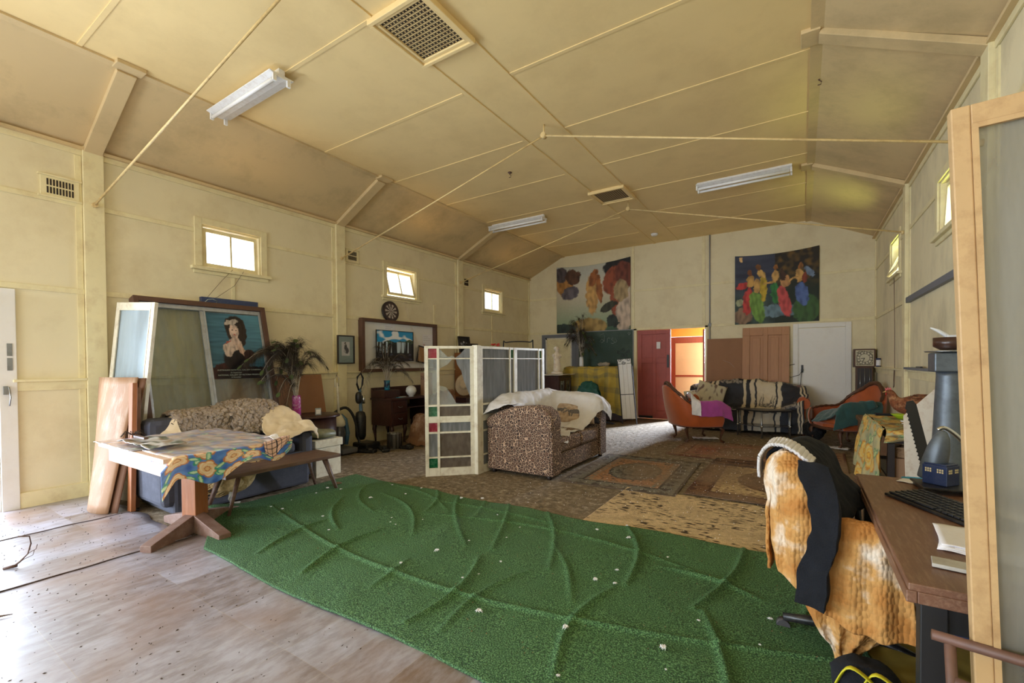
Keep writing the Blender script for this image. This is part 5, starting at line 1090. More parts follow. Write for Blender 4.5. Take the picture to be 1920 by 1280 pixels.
g.ell((-.032, -.055, .375), (.024, .02, .024)).ell((.032, -.055, .375), (.024, .02, .024)).ell((-.085, .0, .40), (.028, .03, .04)).ell((.088, 0, .395), (.028, .03, .045)).ell((0, .02, .555), (.044, .05, .045)).ell((0, -.045, .54), (.008, .012, .012)).jit(.004, 30)
g.obj('torso', 'plaster', t, sub=1); G().lathe([(.11, 0), (.11, .03), (.09, .05)], seg=20).obj('plinth', 'plaster', t)
t = T('upright_piano', 'bulky piece shrouded by yellow plaid blanket below the chalkboard', 'piano', (-4.14, 10.35, 0)); G().box((-.74, -.28, .02), (.72, .28, 1.24)).obj('case', 'mahogany', t, bevel=.01); G().box((-.7, -.34, .02), (-.64, -.28, .6)).obj('leg', 'mahogany', t); G().box((.62, -.34, .02), (.68, -.28, .6)).obj('leg', 'mahogany', t)
def plaid(u, v):
    x, y = u*6.2, v*5.4; s = (1 if x % 1 < .36 else 0)+(1 if y % 1 < .34 else 0); return mix(mix(C3(188, 162, 62), C3(132, 122, 76), s*.5), C3(150, 130, 60), clamp(nz(u*9, v*9)))
rows = [[(-4.93, 10.60, 1.26), (-4.5, 10.6, 1.262), (-4.1, 10.6, 1.262), (-3.7, 10.6, 1.262), (-3.37, 10.6, 1.26)], [(-4.94, 10.10, 1.27), (-4.5, 10.08, 1.275), (-4.1, 10.08, 1.27), (-3.7, 10.08, 1.275), (-3.36, 10.10, 1.26)],
        [(-4.97, 10.03, 1.18), (-4.5, 10.0, 1.20), (-4.1, 9.96, 1.15), (-3.7, 10.0, 1.2), (-3.33, 10.02, 1.1)], [(-5.0, 9.99, .8), (-4.5, 9.94, .8), (-4.1, 9.97, .8), (-3.7, 9.93, .8), (-3.32, 9.98, .75)], [(-5.02, 9.95, .3), (-4.5, 9.9, .28), (-4.1, 9.93, .26), (-3.7, 9.9, .22), (-3.30, 9.94, .14)]]
throw(rows, 120, 110, 'plaid_blanket', 'painted', 'yellow and olive plaid blanket covering piano under the chalkboard', 'blanket', wr=.03, wf=4, solid=.008, col=plaid, fold=lambda u, v: (0, .03*sin(u*34)*clamp((v-.35)*2), 0))
vase((-4.60, 10.30, 1.285), [(.05, 0), (.055, .02), (.05, .20), (.042, .24), (.036, .24), (.04, .05)], 'white_glaze', 'slim white vase on the plaid covered piano')
random.seed(5)
tg = [(-.42+.07*i+random.uniform(-.03, .03), random.uniform(-.25, .05), 1.22-.9*abs(i-5.5)**1.6/26+random.uniform(-.12, .12), .06+.035*abs(i-5.5)) for i in range(12)]*2 + [(.3, -.1, .7, .2), (-.35, -.1, .8, .3), (.15, -.2, .45, .2), (.05, -.1, 1.0, .02)]
tg = [(a+random.uniform(-.06, .06), b, h+random.uniform(-.22, .05), d) for a, b, h, d in tg]
bunch((-4.60, 10.30, 1.285), .26, tg, 'long dark peacock feather in the slim white vase', 'feathers in the white vase', bl=.15, n=110)
t = tag(G().ell((0, 0, 0), (.15, .07, .055), .8, 20, 12).jit(.03, 14).obj('rock', 'rock'), 'rough pale rock on the plaid covered piano', 'rock'); t.location = (-4.02, 10.3, 1.335)
t = T('green_jacket_chair', 'low chair hidden under a dark teal jacket, before the plaid blanket', 'chair', (-4.02, 9.25, 0), 15)
G().box((-.2, -.2, .42), (.22, .22, .46)).obj('seat', 'black_metal', t); G().box((-.2, .18, .46), (.22, .22, .86)).obj('backrest', 'black_metal', t)
for a in (-.18, .18):
    for b in (-.18, .2): G().tube([(a, b, .42), (a*1.15, b*1.15, 0)], .012, 8).obj('leg', 'black_metal', t)
throw([[(-4.34, 9.3, .50), (-4.05, 9.26, .48), (-3.70, 9.4, .50)], [(-4.27, 9.3, .72), (-4.05, 9.27, .74), (-3.78, 9.38, .72)], [(-4.2, 9.4, .90), (-4.05, 9.4, .93), (-3.86, 9.46, .90)], [(-4.2, 9.52, .88), (-4.05, 9.52, .91), (-3.86, 9.56, .88)], [(-4.27, 9.56, .55), (-4.05, 9.58, .52), (-3.78, 9.62, .55)]], 50, 50, 'teal_jacket', 'green_jacket', 'dark teal jacket draped over low chair before the plaid blanket', 'jacket', wr=.035, wf=8)
# tall white iron-topped panel
t = T('slatted_panel', 'narrow white slatted panel with black scrolled iron top, leaning by red door', 'panel', (-3.22, 9.80, 0), 0, ry=-4.5)
for k in range(3): G().box((-.145+.098*k, -.012, .12), (-.05+.098*k, .012, 1.38-.03*abs(k-1))).obj('slat', 'white_paint', t, bevel=.003)
G().box((-.165, -.02, 0), (-.15, .02, 1.42)).box((.152, -.02, 0), (.167, .02, 1.30)).box((-.15, -.018, .66), (.152, -.013, .675)).obj('iron_frame', 'black_metal', t)
G().box((-.16, -.016, 1.36), (.14, .016, 1.46)).obj('top_board', 'white_paint', t, bevel=.003)
def spiral(cx, cz, r, s, turns=1.6, a0=0): return [(cx+s*r*(1-i/26)*cos(a0+turns*2*pi*i/26), -.03, cz+r*(1-i/26)*sin(a0+turns*2*pi*i/26)) for i in range(24)]
for cx, cz, r, s, a0 in ((-.09, 1.44, .05, 1, 0), (.09, 1.44, .05, -1, 0), (-.04, 1.54, .05, -1, 1), (.05, 1.54, .05, 1, 1), (-.10, 1.62, .045, 1, 2), (.10, 1.62, .045, -1, 2), (0, 1.67, .05, 1, 3), (-.02, 1.38, .045, -1, 3)):
    G().tube(spiral(cx, cz, r, s, a0=a0), .006, 6).obj('scroll', 'black_metal', t)
tag(G().box((-3.55, 10.62, 0), (-3.41, 10.66, .95)).obj('grey_plank', 'grey_board'), 'short grey plank standing between piano and red door', 'board')
tag(sheet([[(-3.72, 9.55, .02), (-3.5, 9.5, .03)], [(-3.7, 9.68, .05), (-3.48, 9.64, .02)]], 14, 10, wr=.02, wf=9).obj('blue_rag', 'blue_tin', solid=.01), 'small blue rag on floor past the leopard sofa', 'cloth')

t = T('hardboard_sheet', 'wide brown hardboard sheet leaning between doorway and the timber door', 'board', (-1.78, 10.62, 0)); t.rotation_euler = (radians(-6.5), 0, 0); G().box((0, -.004, 0), (.72, .004, 1.90)).obj('sheet', 'hardboard', t)
G().bar((.33, -.006, 1.42), (.47, -.006, 1.36), .006, .002).bar((.47, -.006, 1.36), (.56, -.006, 1.26), .006, .002).obj('scratch', 'chalk', t)
g = G(); leaf_panels(g, .86, 2.11, .038, [(.14, .385, .95, 1.94), (.475, .72, .95, 1.94), (.14, .385, .22, .82), (.475, .72, .22, .82)])
for a, b in ((.14, .385), (.475, .72)):
    for c, d in ((.95, 1.94), (.22, .82)): g.prism([(a+.05, c+.05), (b-.05, c+.05), (b-.05, d-.05), (a+.05, d-.05)], 'y', .004, .02)
t = T('timber_door', 'unpainted panelled timber door leaning on the far wall behind sofa', 'door', (-1.07, 10.60, 0)); t.rotation_euler = (radians(-6), 0, 0); g.obj('leaf', 'door_timber', t, bevel=.004)

g = G()
for k in range(7): a = k*.9; g.ell((-3.44+.03*cos(a), 4.93+.05*sin(a*1.3), 1.625+.004*k), (.018, .022, .010), 1, 8, 6)
tag(g.obj('fabric_flower', 'comb_red'), 'small pink red fabric flower on top of the folding screen', 'flower')
# ------------------------------------------------------------------ carved armchairs
def armchair(label, loc, rz, velvet='velvet'):
    t = T('armchair', label, 'armchair', loc, rz, 'carved velvet armchairs')
    path = [Vector(p) for p in ((.30, -.36, 0), (.08, -.385, 0), (-.16, -.36, 0), (-.31, -.24, 0), (-.36, 0, 0), (-.31, .24, 0), (-.16, .36, 0), (.08, .385, 0), (.30, .36, 0))]
    hs = [.57, .60, .62, .80, .985, .80, .62, .60, .57]; hv = [Vector((0, 0, h)) for h in hs]; wv = [.0, .01, .03, .09, .13, .09, .03, .01, 0]; wq = [Vector((0, 0, h)) for h in wv]
    def P(u, v, th=0):
        p = cr(path, u); h = cr(hv, u).z; k = cr(wq, u).z; d = Vector((p.x+.1, p.y, 0)).normalized()
        crest = .035*sin(u*pi*6-pi*.5)*(1 if .28 < u < .72 else 0)
        return p+d*(k*v**1.3+.03*sin(v*pi)-th)+Vector((0, 0, .30+(h+crest*0-.30)*v))
    G().grid(60, 16, P).obj('back_shell', velvet, t, solid=.055, off=-1)
    top = [P(u, 1)+Vector((0, 0, .012+.02*abs(sin(u*pi*7))*(1 if .3 < u < .7 else 0))) for u in [i/72 for i in range(73)]]
    G().tube(top, [.018+.016*exp(-((i-36)/9)**2)+.004*sin(i*1.9) for i in range(73)], 10).jit(.006, 24).obj('carved_crest', 'carved_wood', t)
    G().tube([P(u, 0)+Vector((0, 0, -.01)) for u in [i/60 for i in range(61)]]+[Vector((.34, .2, .285)), Vector((.36, 0, .28)), Vector((.34, -.2, .285))], .026, 10, closed=True).jit(.004, 26).obj('seat_rail', 'carved_wood', t)
    G().prism([(p.x*.98, p.y*.98) for p in path]+[(.33, .2), (.36, 0), (.33, -.2)], 'z', .28, .36).obj('seat_base', velvet, t)
    G().ell((.0, 0, .40), (.36, .33, .075), .6, 32, 14).obj('seat_cushion', velvet, t)
    for s in (-1, 1): G().ell((.31, s*.36, .45), (.035, .035, .125), .9).obj('arm_front', 'carved_wood', t)
    for x, y, o in ((.30, -.33, 1), (.30, .33, 1), (-.22, -.25, -1), (-.22, .25, -1)):
        k = 1 if x > 0 else -1
        G().tube([(x-.02*k, y, .30), (x+.035*k, y*1.06, .22), (x+.01*k, y*1.03, .12), (x+.0*k, y*1.05, .05), (x+.05*k, y*1.1, .012)], [.04, .036, .020, .016, .026], 10).obj('leg', 'carved_wood', t)
    return t
armchair('orange velvet carved armchair with purple towel, seen from behind near doorway', (-1.60, 8.43, 0), 34)
armchair('orange velvet carved armchair with green towel, by the right wall', (.60, 9.16, 0), 212)
def towel(c, rz, pts, *a, **k):
    M = Matrix.Translation(c) @ Matrix.Rotation(radians(rz), 4, 'Z'); return throw([[M @ Vector(p) for p in r] for r in pts], *a, **k)
towel((-1.60, 8.43, 0), 34, [[(-.12, -.49, .47), (.10, -.50, .47), (.28, -.48, .46), (.46, -.44, .38)], [(-.12, -.47, .69), (.10, -.47, .69), (.28, -.45, .68), (.44, -.42, .60)], [(-.10, -.36, .72), (.10, -.36, .71), (.28, -.35, .70), (.44, -.34, .58)], [(-.14, 0, .66), (.1, 0, .60), (.3, 0, .57), (.46, -.1, .44)], [(-.14, .3, .66), (.1, .32, .62), (.3, .32, .60), (.44, .3, .44)]], 50, 50, 'purple_towel', 'purple_towel', 'purple towel spread over seat and arm of near armchair', 'towel', wr=.015, wf=8, solid=.01)
towel((-1.60, 8.43, 0), 34, [[(-.24, -.47, .50), (-.10, -.51, .48)], [(-.24, -.45, .70), (-.10, -.485, .70)], [(-.22, -.34, .86), (-.12, -.34, .76)], [(-.22, -.18, .82), (-.12, -.18, .72)]], 20, 26, 'lace_cloth', 'white_sheet', 'small white cloth at the back of near armchair arm', 'cloth', wr=.012, wf=12, solid=.006)
towel((.60, 9.16, 0), 212, [[(-.22, .50, .44), (.05, .52, .40), (.3, .50, .38), (.50, .48, .30)], [(-.22, .48, .70), (.05, .48, .70), (.3, .46, .69), (.46, .44, .54)], [(-.24, .38, .74), (.05, .38, .71), (.3, .37, .70), (.48, .36, .50)], [(-.26, .2, .70), (.05, .2, .62), (.3, .2, .60), (.48, .2, .42)], [(-.26, -.1, .60), (.05, -.1, .57), (.3, -.1, .55), (.48, -.1, .38)]], 50, 50, 'green_towel', 'green_towel', 'dark green towel over arm and seat of the right armchair', 'towel', wr=.02, wf=7, solid=.014)
t = tag(G().ell((.86, 8.80, .70), (.12, .09, .075), .9, 20, 12).jit(.04, 9).obj('green_towel', 'green_towel'), 'rolled green towel bunched at the back of right armchair', 'towel')
# ------------------------------------------------------------------ blanket-covered sofa by the far wall
t = T('sofa', 'long sofa covered by black and cream animal blanket along the far wall', 'sofa', (-.95, 10.13, 0))
G().box((-.95, -.34, .08), (.98, .42, .40)).obj('base', 'velvet_dark', t, bevel=.03); G().prism([(.18, .35), (.22, .86), (.34, .92), (.44, .86), (.46, .35)], 'x', -.92, .95).obj('backrest', 'velvet_dark', t, bevel=.03)
for s, x in ((-1, -.93), (1, .96)):
    G().box((x-.08, -.32, .3), (x+.06, .40, .55)).obj('armrest', 'velvet', t, bevel=.03); G().cyl((x+.02, -.36, .60), (x+.02, .36, .62), .105, seg=20).obj('arm_scroll', 'velvet', t)
    for y in (-.3, .36): G().tube([(x, y, .12), (x+.03*s, y, .06), (x+.01, y, 0)], [.04, .022, .03], 8).obj('foot', 'carved_wood', t)
def zeb(u, v):
    x = u*2.05+.02*nz(u*5, v*7, 3); dark = C3(36, 38, 48); cr_m = C3(206, 192, 166); c = dark
    if 1.10 < x < 1.60: c = cr_m
    for a, b in ((.42, .47), (.50, .55), (.98, 1.03), (1.90, 1.93), (1.96, 2.0)):
        if a < x < b: c = cr_m
    for a, b in ((1.17, 1.20), (1.50, 1.53)):
        if a < x < b: c = dark
    for cx, cy, k in ((.75, .25, 0), (.70, .72, 0), (1.35, .22, 1), (1.36, .5, 1), (1.35, .78, 1), (1.76, .22, 0), (1.74, .72, 0), (.25, .3, 0), (.22, .7, 0)):
        for (px, py, rx, ry, a) in horse(0, 0, .9):
            if ell_(x+.02*nz(x*22, v*22), (v-cy)*1.4, cx+px, py, rx, ry*1.5, a) < 1: c = mix(C3(90, 84, 80) if k else C3(150, 142, 132), c, clamp(.35+1.3*nz(x*30, v*30)))
    return c
rows = [[(-2.0, 10.62, .70), (-1.5, 10.64, .72), (-.95, 10.64, .72), (-.4, 10.64, .72), (.06, 10.62, .70)], [(-2.0, 10.56, .88), (-1.5, 10.54, .93), (-.95, 10.5, .98), (-.4, 10.54, .94), (.07, 10.54, .86)], [(-2.02, 10.36, .86), (-1.5, 10.38, .93), (-.95, 10.36, .96), (-.4, 10.38, .92), (.09, 10.35, .84)],
        [(-2.03, 10.2, .74), (-1.5, 10.24, .62), (-.95, 10.26, .60), (-.4, 10.24, .60), (.10, 10.1, .75)], [(-2.03, 10.0, .73), (-1.5, 10.1, .47), (-.95, 10.12, .47), (-.4, 10.1, .47), (.11, 9.95, .73)], [(-2.03, 9.82, .70), (-1.5, 9.76, .47), (-.95, 9.74, .47), (-.4, 9.74, .47), (.05, 9.76, .66)],
        [(-2.0, 9.76, .40), (-1.5, 9.72, .38), (-.95, 9.70, .38), (-.4, 9.71, .37), (.04, 9.73, .40)], [(-2.0, 9.74, .06), (-1.5, 9.70, .05), (-.95, 9.68, .05), (-.4, 9.70, .05), (.03, 9.71, .05)]]
throw(rows, 200, 130, 'animal_blanket', 'painted', 'black and cream striped blanket with animal figures over far sofa', 'blanket', wr=.03, wf=4.5, solid=.012, col=zeb)
pale = lambda u, v: mix(C3(206, 200, 178), C3(120, 100, 96), clamp((nz(u*9, v*4, 3)-.12)*3.2))
cushion_obj('cushion', 'large pale patterned cushion standing at the left end of the far sofa', (-1.62, 9.86, .49), 12, -24, .56, .50, .16, pale, ry=16, back='cream_cloth')
cushion_obj('cushion', 'smaller floral cushion tucked under the large pale cushion', (-1.86, 9.96, .48), 10, -34, .42, .36, .14, pale, ry=-8, back='cream_cloth')
t = T('side_table', 'low dark table with chrome legs in front of the far sofa', 'side table', (-.58, 9.42, 0))
poly = [(-.46, -.04), (-.02, -.28), (.44, -.03), (.42, .20), (-.44, .20)]
G().prism(poly, 'z', .475, .50).obj('top', 'black_plastic', t, bevel=.004)
G().prism([(a*.9, b*.9) for a, b in poly], 'z', .20, .212).obj('lower_shelf', 'vac_clear', t)
for a, b in poly:
    l = G().cyl((a*.93, b*.93, 0), (a*.93, b*.93, .475), .014, seg=12).obj('leg', 'steel', t); G().cyl((a*.93, b*.93, .19), (a*.93, b*.93, .225), .021, seg=12).obj('collar', 'chrome', l)
t = hen('hen', 'fluffy black hen on the floor beside the right armchair', 'hen_black', (.17, 9.55, 0), 100, 1.05, tailup=.14)
G().ell((-.08, 0, .17), (.22, .15, .15), 1, 26, 18).jit(.05, 13).jit(.02, 40).obj('fluff', 'hen_black', t)
for k, (x, y, a, lab) in enumerate(((-1.45, 8.62, 20, 'flattened white plastic bag under the near armchair'), (.42, 8.68, -15, 'flat white plastic tray on floor under the right armchair'))):
    o = G().grid(20, 10, lambda u, v: (.42*(u-.5), .16*(v-.5), .012+.02*abs(nz(u*5, v*5, k)))).obj('plastic_bag' if k == 0 else 'plastic_tray', 'paper', None, solid=.004); tag(o, lab, 'litter'); place(o, (x, y, .004), a)
# ------------------------------------------------------------------ clock, tin, grey rail
t = T('longcase_clock', 'brown longcase clock with pale oval dial in the far right corner', 'clock', (.985, 10.70, 0))
G().box((-.16, -.12, 1.26), (.16, .12, 1.60)).box((-.12, -.10, .30), (.12, .12, 1.26)).box((-.15, -.12, 0), (.15, .12, .30)).obj('case', 'frame_brown', t, bevel=.004)
def dial(u, v):
    x, y = u*2-1, v*2-1; r = sqrt((x/.88)**2+(y/.84)**2); a = math.atan2(y, x)
    if r > 1: return C3(120, 112, 92) if max(abs(x), abs(y)) < .93 and hsh(int(u*30), int(v*30)) > .3 else C3(206, 196, 166)
    if r > .94: return C3(60, 52, 44)
    if .68 < r < .92: return C3(62, 54, 46) if (a/(2*pi)*24) % 2 < 1.05 and (a*40) % 1.2 < .8 else C3(214, 206, 182)
    if .60 < r < .68: return C3(110, 100, 84)
    return C3(204, 196, 170)
pic('dial', .27, .29, 60, 60, dial, t, 'painted_gloss').location = (-.135, -.124, 1.285)
G().bar((0, -.130, 1.43), (-.06, -.130, 1.42), .01, .004, up=(0, 1, 0)).bar((0, -.130, 1.43), (-.035, -.130, 1.36), .008, .004, up=(0, 1, 0)).obj('hands', 'frame_dark', t)
G().box((-.105, -.104, .33), (.105, -.101, 1.24)).obj('trunk_panel', 'frame_dark', t)
G().cyl((0, -.12, .80), (0, -.12, 1.24), .006, seg=8).cyl((0, -.128, .78), (0, -.112, .78), .045, seg=20).obj('pendulum', 'steel', t)
for x, z in ((.075, .62), (-.065, .46)): G().cyl((x, -.12, z), (x, -.12, z+.20), .013, seg=12).cyl((x, -.12, z+.2), (x, -.12, 1.24), .002, seg=5).obj('weight', 'chrome', t)
t = T('spray_tin', 'small blue and white tin on ledge near far right corner', 'tin', (WR-.05, 10.05, 1.275)); G().cyl((0, 0, 0), (0, 0, .12), .034, seg=18).obj('body', 'paper', t); G().cyl((0, 0, .12), (0, 0, .15), .035, seg=18).cyl((0, 0, .0), (0, 0, .02), .035, seg=18).obj('cap', 'blue_tin', t)
tag(G().box((WR-.045, 4.9, 2.13), (WR, 7.68, 2.20)).obj('grey_rail', 'grey_paint', bevel=.004), 'dark grey painted rail along right wall, partly behind glazed door', 'rail')
tag(G().box((WR-.075, 4.9, 1.272), (WR-.002, 7.6, 1.30)).obj('grey_ledge', 'grey_paint', bevel=.004), 'dark grey ledge capping the rail low on the right wall', 'ledge')
tag(G().bar((WR-.05, 6.7, 1.31), (WR-.05, 6.95, 1.31), .02, .015).obj('marker_pen', 'black_plastic'), 'black marker pen lying on the grey ledge', 'pen')
# ------------------------------------------------------------------ chest, table under flowered cloth and its contents
t = T('blanket_box', 'brown timber box on bun feet between right armchair and flowered cloth', 'box', (.93, 8.25, 0)); G().box((-.21, -.40, .09), (.22, .34, .50)).obj('body', 'chest_timber', t, bevel=.006); G().box((-.235, -.42, .50), (.235, .36, .56)).obj('lid', 'chest_timber', t, bevel=.01)
for a in (-.16, .16):
    for b in (-.34, .28): G().ell((a, b, .045), (.05, .05, .045)).obj('bun_foot', 'chest_timber', t)
t = T('dark_table', 'black framed table under yellow flowered cloth at right wall', 'table', (.90, 6.10, 0)); G().box((-.22, -.72, .70), (.25, .68, .735)).box((-.20, -.70, .62), (.24, -.67, .70)).box((-.2, -.67, .62), (-.17, .66, .70)).obj('top_frame', 'frame_dark', t, bevel=.004)
for a in (-.20, .22):
    for b in (-.69, .64): G().box((a-.025, b-.025, 0), (a+.025, b+.025, .62)).obj('leg', 'frame_dark', t)
G().box((-.18, -.66, .22), (.22, .6, .24)).obj('lower_shelf', 'frame_dark', t)
yf = flower_fn(1.9, 1.5, (C3(150, 150, 120), C3(190, 176, 124)), C3(214, 168, 70), C3(206, 186, 120), C3(190, 128, 50), (C3(110, 140, 100), C3(180, 190, 130)), seed=5, cell=.26, R=.10)
rows = [[(.645, 5.38, .62), (.80, 5.36, .66), (1.0, 5.36, .68), (1.14, 5.36, .70)], [(.66, 5.385, .748), (.80, 5.38, .75), (1.0, 5.38, .75), (1.14, 5.38, .75)], [(.66, 6.0, .75), (.8, 6.0, .752), (1.0, 6.0, .75), (1.14, 6.0, .75)], [(.66, 6.80, .75), (.8, 6.80, .752), (1.0, 6.8, .75), (1.14, 6.8, .75)]]
throw(rows, 60, 120, 'flowered_cloth', 'painted', 'yellow and blue flowered cloth lying on top of black framed table', 'tablecloth', wr=.006, wf=9, solid=.004, col=lambda u, v: mix(yf(u*.3, v*.9), C3(120, 96, 60), clamp(nz(u*6, v*14, 2)*2.2)))
rows = [[(.652, 5.40+.0, .752), (.65, 5.9, .753), (.65, 6.4, .753), (.652, 6.84, .752)], [(.63, 5.395, .70), (.625, 5.9, .70), (.62, 6.4, .70), (.63, 6.86, .70)], [(.615, 5.42, .45), (.60, 5.9, .42), (.56, 6.4, .42), (.58, 6.9, .42)], [(.62, 5.52, .10), (.585, 5.95, .06), (.54, 6.4, .10), (.56, 6.92, .16)]]
throw(rows, 110, 70, 'flowered_cloth', 'painted', 'hanging side of yellow flowered cloth facing the room', 'tablecloth', wr=.012, wf=6, solid=.004, col=lambda u, v: yf(u*.8, v*.5+.1), fold=lambda u, v: (.03*sin(u*26)*v, 0, 0))
t = vase((.92, 6.35, .757), [(.04, 0), (.05, .003), (.10, .045), (.105, .05), (.095, .045), (.045, .01)], 'lime_plastic', 'lime green plastic bowl on the yellow flowered cloth', 'plastic_bowl'); t['category'] = 'bowl'
tag(G().box((.72, 6.62, .757), (.90, 6.74, .775)).obj('book', 'wool_black', bevel=.003), 'dark slim book lying on far end of flowered cloth', 'book')
tag(G().box((.86, 6.02, .757), (.98, 6.08, .772)).obj('white_clip', 'white_glaze', bevel=.003), 'white plastic piece in front of the lime bowl', 'plastic piece')
hen('hen', 'reddish brown hen standing on flowered table behind the lamp', 'hen_brown', (.90, 5.86, .76), 160, .86, tailup=.06)
t = T('spotted_board', 'white board with dark spots leaning beside the grey metal column', 'board', (.80, 5.18, 0)); t.rotation_euler = (radians(-6), 0, radians(8)); G().prism([(-.02, 0), (.30, 0), (.30, 1.20), (.20, 1.14), (-.02, .90)], 'y', -.006, .006).obj('board', 'plaster', t)
t = T('metal_column', 'tall tapered grey metal column with square cap by the right wall', 'column', (1.0, 4.92, 0))
G().lathe([(.16, 0), (.16, .02), (.135, .05), (.085, 1.26), (.085, 1.30)], seg=28).obj('shaft', 'zinc', t); G().box((-.115, -.115, 1.30), (.115, .115, 1.45)).obj('cap', 'zinc', t, bevel=.01); G().lathe([(.01, 1.45), (.15, 1.455), (.16, 1.465), (.01, 1.47)], seg=32).obj('plate', 'steel', t)
t = vase((1.0, 4.92, 1.472), [(.06, 0), (.105, .03), (.105, .10), (.098, .10), (.09, .04), (.05, .012)], 'shellac', 'dark brown round bowl standing on top of metal column', 'bowl'); t['category'] = 'bowl'
t = tag(G().box((-.03, -.03, 0), (.05, .03, .09)).tube([(-.02, 0, .08), (-.08, 0, .13), (-.125, 0, .155)], [.018, .014, .006], 8).obj('white_gadget', 'white_glaze', bevel=.006), 'small white gadget with pointed arm in the dark bowl', 'gadget'); t.location = (1.0, 4.90, 1.50)
t = T('chainsaw_bar', 'long dark toothed saw bar standing up beyond the desk lamp', 'saw', (.84, 4.62, .44)); t.rotation_euler = (0, radians(-13), radians(20))
g = G().prism([(-.035, -.2), (.035, -.2), (.035, .62), (.02, .655), (-.02, .655), (-.035, .62)], 'y', -.004, .004)
for k in range(26): g.prism([(-.035, -.18+k*.031), (-.044, -.17+k*.031), (-.035, -.16+k*.031)], 'y', -.003, .003)
g.obj('bar', 'black_metal', t); tag(bpy.data.objects[t.name], t['label'], t['category'])
t = T('storage_crate', 'grey dusty crate stacked with odds under the end of flowered table', 'crate', (.80, 4.62, 0), 4); G().box((-.18, -.16, 0), (.20, .14, .30)).obj('crate', 'grey_board', t, bevel=.008); G().box((-.20, -.18, .30), (.22, .16, .33)).obj('lid', 'chest_timber', t)
def basket(name, lab, loc, rz, sx, sy, h, m, slats=True):
    t = T(name, lab, 'basket', loc, rz); g = G()
    g.lathe([(.86, 0), (.90, .01), (1.0, h), (1.03, h), (1.03, h-.012), (.985, h-.012), (.88, .02), (.0001, .018)], seg=32); g.v = [(math.copysign(abs(x)**.55, x)*sx, math.copysign(abs(y)**.55, y)*sy, z) for x, y, z in g.v]; g.obj('shell', m, t)
    if slats:
        g = G()
        for r in range(4):
            for k in range(9): g.box((-sx*.72+k*sx*.165, -sy*1.03, .03+r*.022), (-sx*.60+k*sx*.165, -sy*.90, .042+r*.022))
        g.obj('slots', 'blue_tin', t)
    return t
basket('plastic_basket', 'sky blue slotted plastic basket behind the desk', (.80, 4.62, .334), 8, .13, .10, .13, 'cyan_plastic')
basket('wicker_basket', 'brown wicker basket under black framed table', (.84, 5.54, .482), 0, .14, .10, .10, 'wicker', False)
tag(G().box((.70, 5.42, .245), (.98, 5.66, .48)).obj('cardboard_box', 'carton', bevel=.004), 'worn cardboard box below the wicker basket', 'box')
# ------------------------------------------------------------------ desk in the right foreground
t = T('desk', 'brown timber topped desk with black metal legs in right foreground', 'desk', (.68, 2.44, 0))
G().box((-.42, -.74, .72), (.47, .75, .755)).obj('desktop', 'desk_timber', t, bevel=.004); G().box((-.425, -.745, .70), (-.40, .755, .735)).box((-.40, -.745, .70), (.47, -.72, .735)).obj('edge_lipping', 'desk_timber', t, bevel=.003)
for a in (-.36, .42):
    for b in (-.69, .70): G().box((a-.03, b-.03, 0), (a+.03, b+.03, .70)).obj('leg', 'black_metal', t, bevel=.003)
G().box((-.33, -.71, .62), (.39, -.67, .70)).box((-.33, .68, .62), (.39, .72, .70)).box((-.38, -.66, .63), (-.34, .67, .70)).obj('apron', 'black_metal', t)
t = T('keyboard', 'dusty black computer keyboard on the timber desk', 'keyboard', (.33, 2.74, .757), -62)
G().prism([(0, 0), (0, .012), (.17, .028), (.175, 0)], 'x', 0, .45).obj('case', 'black_plastic', t, bevel=.004)
g = G()
for r in range(6):
    n = 15
    for k in range(n):
        x = .012+k*.0285; y = .014+r*.0255; z = .0135+y*.094
        if r == 0 and 4 < k < 9: continue
        g.box((x, y, z), (x+.0225, y+.020, z+.007))
    if r == 0: g.box((.155, .014, .0148), (.255, .034, .022))
g.obj('keys', 'key_plastic', t, bevel=.0015)
t['label'] = 'dusty black computer keyboard on the timber desk'
t = T('monitor_base', 'black flat stand tray at the far end of desk', 'stand', (.66, 2.98, .757), 6); G().box((-.18, -.10, .018), (.2, .1, .03)).box((-.17, -.09, 0), (-.15, .09, .018)).box((.16, -.09, 0), (.18, .09, .018)).obj('tray', 'black_plastic', t, bevel=.004)
t = T('blue_box', 'dark blue tin box with small pale window slots on stand tray', 'box', (.575, 2.985, .788), -38)
G().box((-.05, -.05, 0), (.05, .05, .095)).box((-.046, -.046, .095), (.046, .046, .103)).obj('body', 'blue_tin', t, bevel=.003); g = G()
for s in (-.024, .024):
    for i in range(3):
        for j in range(2): g.box((s-.013+i*.0095, -.0515, .060+j*.011), (s-.007+i*.0095, -.05, .068+j*.011)); g.box((.05, s-.013+i*.0095, .060+j*.011), (.0515, s-.007+i*.0095, .068+j*.011))
g.obj('window_slots', 'slot_cream', t)
t = T('desk_lamp', 'dark bullet shaped desk lamp with curved metal arm', 'lamp', (.74, 3.02, .757))
G().lathe([(.085, 0), (.085, .012), (.02, .02)], seg=28).obj('base', 'black_metal', t)
G().tube([cr([Vector(p) for p in ((0, 0, .01), (-.02, 0, .12), (-.08, 0, .24), (-.14, 0, .30), (-.17, 0, .29))], i/20) for i in range(21)], .010, 10).obj('arm', 'chrome', t)
sh = G().lathe([(.050, -.01), (.051, 0), (.050, .08), (.043, .15), (.031, .205), (.014, .236), (.004, .242), (.001, .236), (.012, .23), (.028, .20), (.040, .148), (.046, .08), (.047, 0)], seg=32).obj('shade', 'zinc', t); sh.location = (-.195, 0, .055); sh.rotation_euler = (radians(6), radians(10), 0)
b_ = G().ell((0, 0, .02), (.026, .026, .034)).obj('bulb', 'opal_glass', sh)
